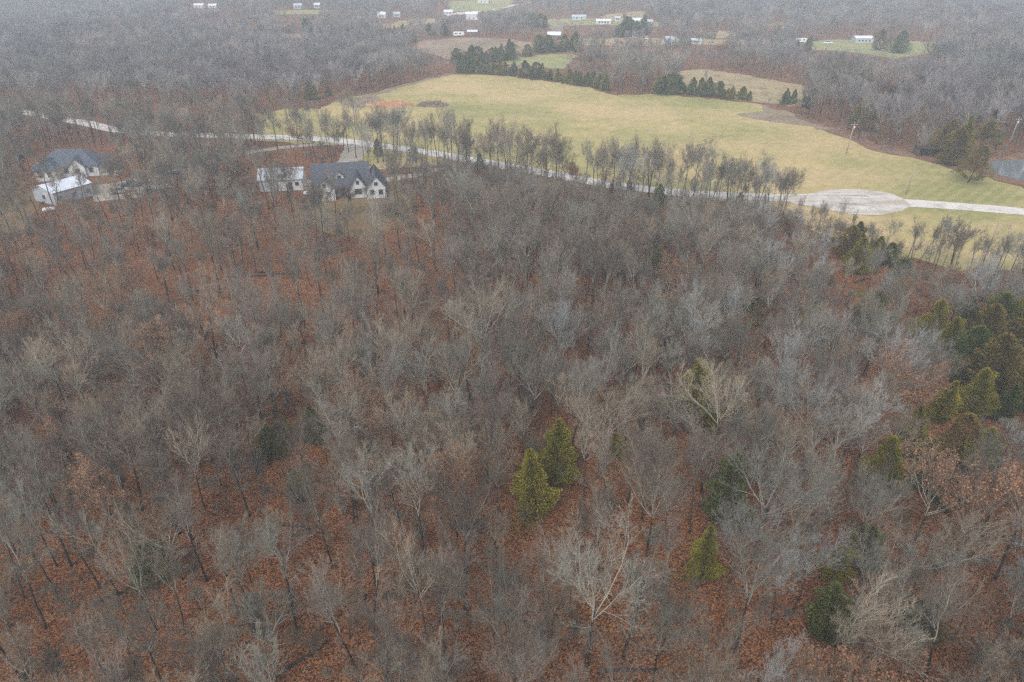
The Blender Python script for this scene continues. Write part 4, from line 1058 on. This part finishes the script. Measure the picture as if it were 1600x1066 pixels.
# ------------------------------------------------------------------ vehicles
def vehicle(px, py, rz, kind, paint, label, cat):
    p = gp(px, py); t = thing({'car': 'parked_car', 'truck': 'pickup_truck', 'camper': 'camper_trailer', 'trailer': 'flat_trailer'}[kind], p + Vector((0, 0, .05)), rz, label, cat)
    g = Geo(); q = Geo()
    if kind == 'car':
        g.prism([(-2.2, .35), (2.2, .35), (2.25, .8), (1.3, .95), (-1.9, 1.0), (-2.25, .85)], 'x', 0, 0) if 0 else None
        g.prism([(-2.2, .35), (2.2, .35), (2.25, .8), (1.2, .98), (-2.0, 1.02), (-2.25, .85)], 'y', -.88, .88)
        q.prism([(-1.9, 1.0), (1.2, .97), (.45, 1.48), (-1.4, 1.5)], 'y', -.74, .74)
        wx = (-1.35, 1.4)
    elif kind == 'truck':
        g.prism([(-2.8, .45), (2.8, .45), (2.8, .95), (1.5, 1.15), (-2.8, 1.15)], 'y', -.95, .95)
        q.prism([(-.7, 1.14), (1.5, 1.14), (.9, 1.8), (-.6, 1.85)], 'y', -.82, .82); wx = (-1.8, 1.8)
    elif kind == 'camper':
        g.prism([(-3.5, .6), (2.9, .6), (3.5, 1.3), (3.2, 2.7), (-3.4, 2.8), (-3.6, 1.2)], 'y', -1.2, 1.2)
        q.box(-2.6, -1.4, -1.23, -1.18, 1.5, 2.1); q.box(0.2, 1.6, -1.23, -1.18, 1.5, 2.1); wx = (-.5, .5)
    else:
        g.box(-3, 3, -1.1, 1.1, .6, .75); g.box(-3, 3, -1.1, -1.02, .75, 1.1); g.box(-3, 3, 1.02, 1.1, .75, 1.1); g.box(3, 4.4, -.06, .06, .55, .68)
        q.box(-2.9, 2.9, -1.0, 1.0, .76, .8); wx = (-.5, .5)
    g.build('body', M[paint], t); q.build('windows' if kind != 'trailer' else 'deck_board', M['glass'] if kind != 'trailer' else M['tan_wall'], t)
    if kind == 'car': r_ = Geo(); r_.box(-1.35, .4, -.7, .7, 1.49, 1.54); r_.build('roof', M[paint], t)
    if kind == 'truck': r_ = Geo(); r_.box(-.58, .86, -.78, .78, 1.84, 1.89); r_.build('roof', M[paint], t)
    for x in wx:
        for y in (-.88, .88):
            k = Geo(); k.tube([(x, y - .12, .33), (x, y + .12, .33)], [.34, .34], 14); k.build('wheel', M['rubber'], t, True)
    return t
vehicle(293, 267, R(15), 'truck', 'paint_dark', 'dark pickup truck on the driveway among trees between the two houses', 'truck')
vehicle(276, 272, R(15), 'trailer', 'paint_dark', 'dark flat trailer behind the pickup truck on the driveway', 'trailer')
vehicle(188, 302, R(35), 'car', 'paint_silver', 'silver car parked nearest to the white-roofed workshop', 'car')
vehicle(204, 293, R(30), 'truck', 'paint_dark', 'dark pickup truck beside the silver car near the workshop', 'truck')
vehicle(243, 297, R(12), 'trailer', 'paint_silver', 'grey flat trailer standing under the trees right of the workshop', 'trailer')
vehicle(543, 262, R(70), 'car', 'paint_silver', 'pale car on the driveway just behind the farmhouse roof', 'car')
vehicle(717, 57, R(5), 'camper', 'paint_white', 'white camper trailer left of the far open shed', 'camper')
vehicle(1252, 67, R(10), 'camper', 'paint_white', 'white camper trailer at the left end of the far green pasture', 'camper')
vehicle(1274, 64, R(-10), 'truck', 'paint_dark', 'dark truck right of the camper on the far pasture', 'truck')
vehicle(1293, 69, R(0), 'truck', 'paint_white', 'white truck in the middle of the far green pasture', 'truck')
vehicle(1010, 62, R(80), 'truck', 'paint_white', 'white truck beyond the bare wood near the far cedars', 'truck')
vehicle(925, 71, R(0), 'car', 'paint_white', 'white car at the near edge of the far yards', 'car')
vehicle(990, 61, R(0), 'car', 'paint_white', 'white car by the orange machine in the far yards', 'car')
vehicle(1183, 64, R(0), 'car', 'paint_white', 'white car right of the white-limbed tree beyond the pasture', 'car')
tr = thing('tractor', gp(974, 69), R(0), 'orange tractor parked in the far yards below the cedars', 'tractor')
g = Geo(); g.box(-.4, 1.9, -.4, .4, .8, 1.5); g.box(-1.6, -.4, -.7, .7, .9, 1.3); g.build('body', M['paint_orange'], tr)
g = Geo(); g.box(-1.5, -.1, -.7, .7, 2.3, 2.45); [g.box(x, x + .08, y, y + .08, 1.2, 2.3) for x in (-1.5, -.2) for y in (-.7, .62)]; g.build('canopy', M['paint_orange'], tr)
for x, r_ in ((-1.0, .75), (1.4, .45)):
    for y in (-.75, .75): g = Geo(); g.tube([(x, y - .18, r_), (x, y + .18, r_)], [r_, r_], 16); g.build('wheel', M['rubber'], tr, True)
def tank(px, py, rz, label):
    t = thing('propane_tank', gp(px, py), rz, label, 'tank')
    g = Geo(); g.tube([(-1.3, 0, .75), (-1.15, 0, .75), (-.95, 0, .75), (.95, 0, .75), (1.15, 0, .75), (1.3, 0, .75)], [.1, .35, .48, .48, .35, .1], 14); g.build('vessel', M['paint_white'], t, True)
    for x in (-.7, .7): k = Geo(); k.box(x - .08, x + .08, -.3, .3, 0, .4); k.build('leg', M['steel'], t)
    k = Geo(); k.tube([(0, 0, 1.2), (0, 0, 1.4)], [.16, .16], 8); k.build('valve_cap', M['steel'], t)
tank(78, 332, R(30), 'white propane tank in front of the white-roofed workshop')
tank(483, 306, R(20), 'pale propane tank at the left corner of the farmhouse')

# ------------------------------------------------------------------ utility poles
def pole(px, py, h, lean, label, arm=True):
    t = thing('utility_pole', gp(px, py), R(20), label, 'utility pole'); t.rotation_euler = (0, lean, R(15))
    g = Geo(); g.tube([(0, 0, -.5), (0, 0, h * .5), (0, 0, h)], [.15, .13, .1], 8); g.build('pole_shaft', M['pole'], t, True)
    if arm:
        a = Geo(); a.box(-1.1, 1.1, -.16, -.06, h - .75, h - .6); c = a.build('crossarm', M['pole'], t)
        for x in (-1.0, 0, 1.0): k = Geo(); k.tube([(x, -.11, h - .6), (x, -.11, h - .4)], [.06, .04], 8); k.build('insulator', M['steel'], c)
        k = Geo(); k.tube([(.3, 0, h - 2.0), (.3, 0, h - 1.1)], [.24, .24], 10); k.build('transformer', M['steel'], t, True)
    return t
pole(1322, 241, 9.0, R(2.5), 'tall wooden utility pole with crossarm standing in the field before the tree line')
pole(1416, 304, 7.0, R(2), 'thin grey utility pole beside the round end of the gravel lot', False)
pole(1530, 425, 9.5, R(2), 'wooden pole among bare trees at the right-hand grass edge', False)
pole(1574, 232, 9, R(2), 'utility pole with crossarm beyond the pond at the right edge')

# ------------------------------------------------------------------ heaps, piles and logs
def heap(name, px, py, L, W, H, mat, label, cat, rz=0, seed=1, sticks=0):
    r = random.Random(seed); t = thing(name, gp(px, py), rz, label, cat); g = Geo(); n, m = 26, 12
    def z(u, v):
        q = max(0, 1 - u * u - v * v); return H * q ** .7 * (0.7 + .3 * math.sin(u * 7 + seed) * math.cos(v * 5) + .25 * math.sin(u * 19 + v * 11)) - .05
    idx = [[(L / 2 * (i / n * 2 - 1), W / 2 * (j / m * 2 - 1), z(i / n * 2 - 1, j / m * 2 - 1) + r.uniform(-.06, .06)) for i in range(n + 1)] for j in range(m + 1)]
    for j in range(m):
        for i in range(n):
            u, v = (i + .5) / n * 2 - 1, (j + .5) / m * 2 - 1
            if u * u + v * v < 1: g.face([idx[j][i], idx[j][i + 1], idx[j + 1][i + 1], idx[j + 1][i]])
    g.build('mound', M[mat], t)
    if sticks:
        k = Geo()
        for _ in range(sticks):
            u = r.uniform(-.8, .8); v = r.uniform(-.6, .6); p = Vector((L / 2 * u, W / 2 * v, z(u, v))); d = Vector((r.uniform(-1, 1), r.uniform(-1, 1), r.uniform(0, .6))).normalized()
            spike(k, p, d, r.uniform(1, 2.6), .06, 0)
        k.build('branches', M['brush'], t)
heap('dirt_mound', 608, 164, 19, 11, 1.6, 'orange_soil', 'bright orange heap of bare earth at the left corner of the field', 'dirt mound', 0.05, 3)
heap('brush_pile', 585, 163, 13, 9, 1.2, 'soil', 'dark low soil heap left behind the orange earth heap', 'soil heap', 0, 4, 60)
heap('brush_pile', 676, 165, 13, 7, 1.6, 'brush', 'dark brush pile in the field right of the orange earth', 'brush pile', 0, 5, 160)
heap('brush_pile', 1387, 234, 4.5, 3, .9, 'brush', 'grey brush pile at the field edge between pole and shed', 'brush pile', 0, 6, 60)
heap('brush_pile', 818, 106, 14, 9, 1.2, 'brown_pasture', 'brown brush heap in the small far pasture', 'brush pile', 0, 7, 50)
def log(px, py, L, rz, label):
    r = random.Random(px); t = thing('fallen_log', gp(px, py) + Vector((0, 0, .15)), rz, label, 'log'); g = Geo()
    g.tube([(-L / 2, 0, 0), (-L / 6, .1, .05), (L / 4, -.1, .05), (L / 2, .1, .1)], [.15, .13, .1, .05], 8); g.build('log_trunk', M['bark_dark'], t, True)
    k = Geo()
    for x in (0, L * .2, L * .35, L * .42): spike(k, Vector((x, 0, .1)), Vector((.6, r.choice((-1, 1)), r.uniform(.1, .7))).normalized(), r.uniform(.8, 2.2), .05, 0)
    k.build('branch', M['brush'], t)
log(985, 1050, 5.5, R(3), 'dark fallen log on orange leaves at the bottom centre right')
log(815, 970, 5, R(-35), 'fallen log lying aslant left of the largest pale tree')
log(400, 432, 10, R(5), 'long fallen log across the litter in the left woods')
log(430, 428, 8, R(-8), 'shorter fallen log beside the long one in the left woods')
log(505, 262, 9, R(-4), 'fallen branch pile edge left of the driveway mouth')

lr = random.Random(77); n = 0
while n < 16:
    px, py = lr.uniform(20, 1580), lr.uniform(420, 1060)
    if density(px, py) < .3: continue
    log(px, py, lr.uniform(2, 4.5), lr.uniform(0, 3.1), lr.choice(('short grey', 'dark', 'mossy brown', 'bark-stripped')) + ' fallen log lying on the leaves ' + ' '.join(word_place(px, py)).replace('woods ', 'woods, ')); n += 1
# one label for each: order by place in the picture where the look is the same
bpy.context.view_layer.update()
by = {}
for o in COL.objects:
    if o.parent is None and o.get('label'): by.setdefault(o['label'], []).append(o)
ORD = ['leftmost', 'second', 'third', 'fourth', 'fifth', 'sixth', 'seventh', 'eighth', 'ninth', 'tenth', 'eleventh', 'twelfth'] + ['%dth' % k for k in range(13, 60)]
for lab, os_ in by.items():
    if len(os_) > 1:
        os_.sort(key=lambda o: pix(*o.location)[0])
        for k, o in enumerate(os_): o['label'] = ' '.join(lab.split()[:13]) + ', ' + (ORD[k] + ' from left' if k else 'leftmost')
for o in COL.objects:
    if o.get('label') and len(o['label'].split()) > 16: print('LONG', o['label'])

# ------------------------------------------------------------------ haze
g = Geo(); g.box(-2700, 2700, -200, 3500, -12.0, 75.0)
hz = g.build('haze', []); hz.data.materials.clear()
m = bpy.data.materials.new('haze'); m.use_nodes = True; t = m.node_tree; t.nodes.clear()
pv = t.nodes.new('ShaderNodeVolumePrincipled'); pv.inputs['Color'].default_value = (0.86, 0.95, 1.0, 1); pv.inputs['Density'].default_value = HAZE
pv.inputs['Anisotropy'].default_value = 0.0
mo = t.nodes.new('ShaderNodeOutputMaterial'); t.links.new(pv.outputs[0], mo.inputs['Volume'])
hz.data.materials.append(m); tag(hz, kind='stuff')
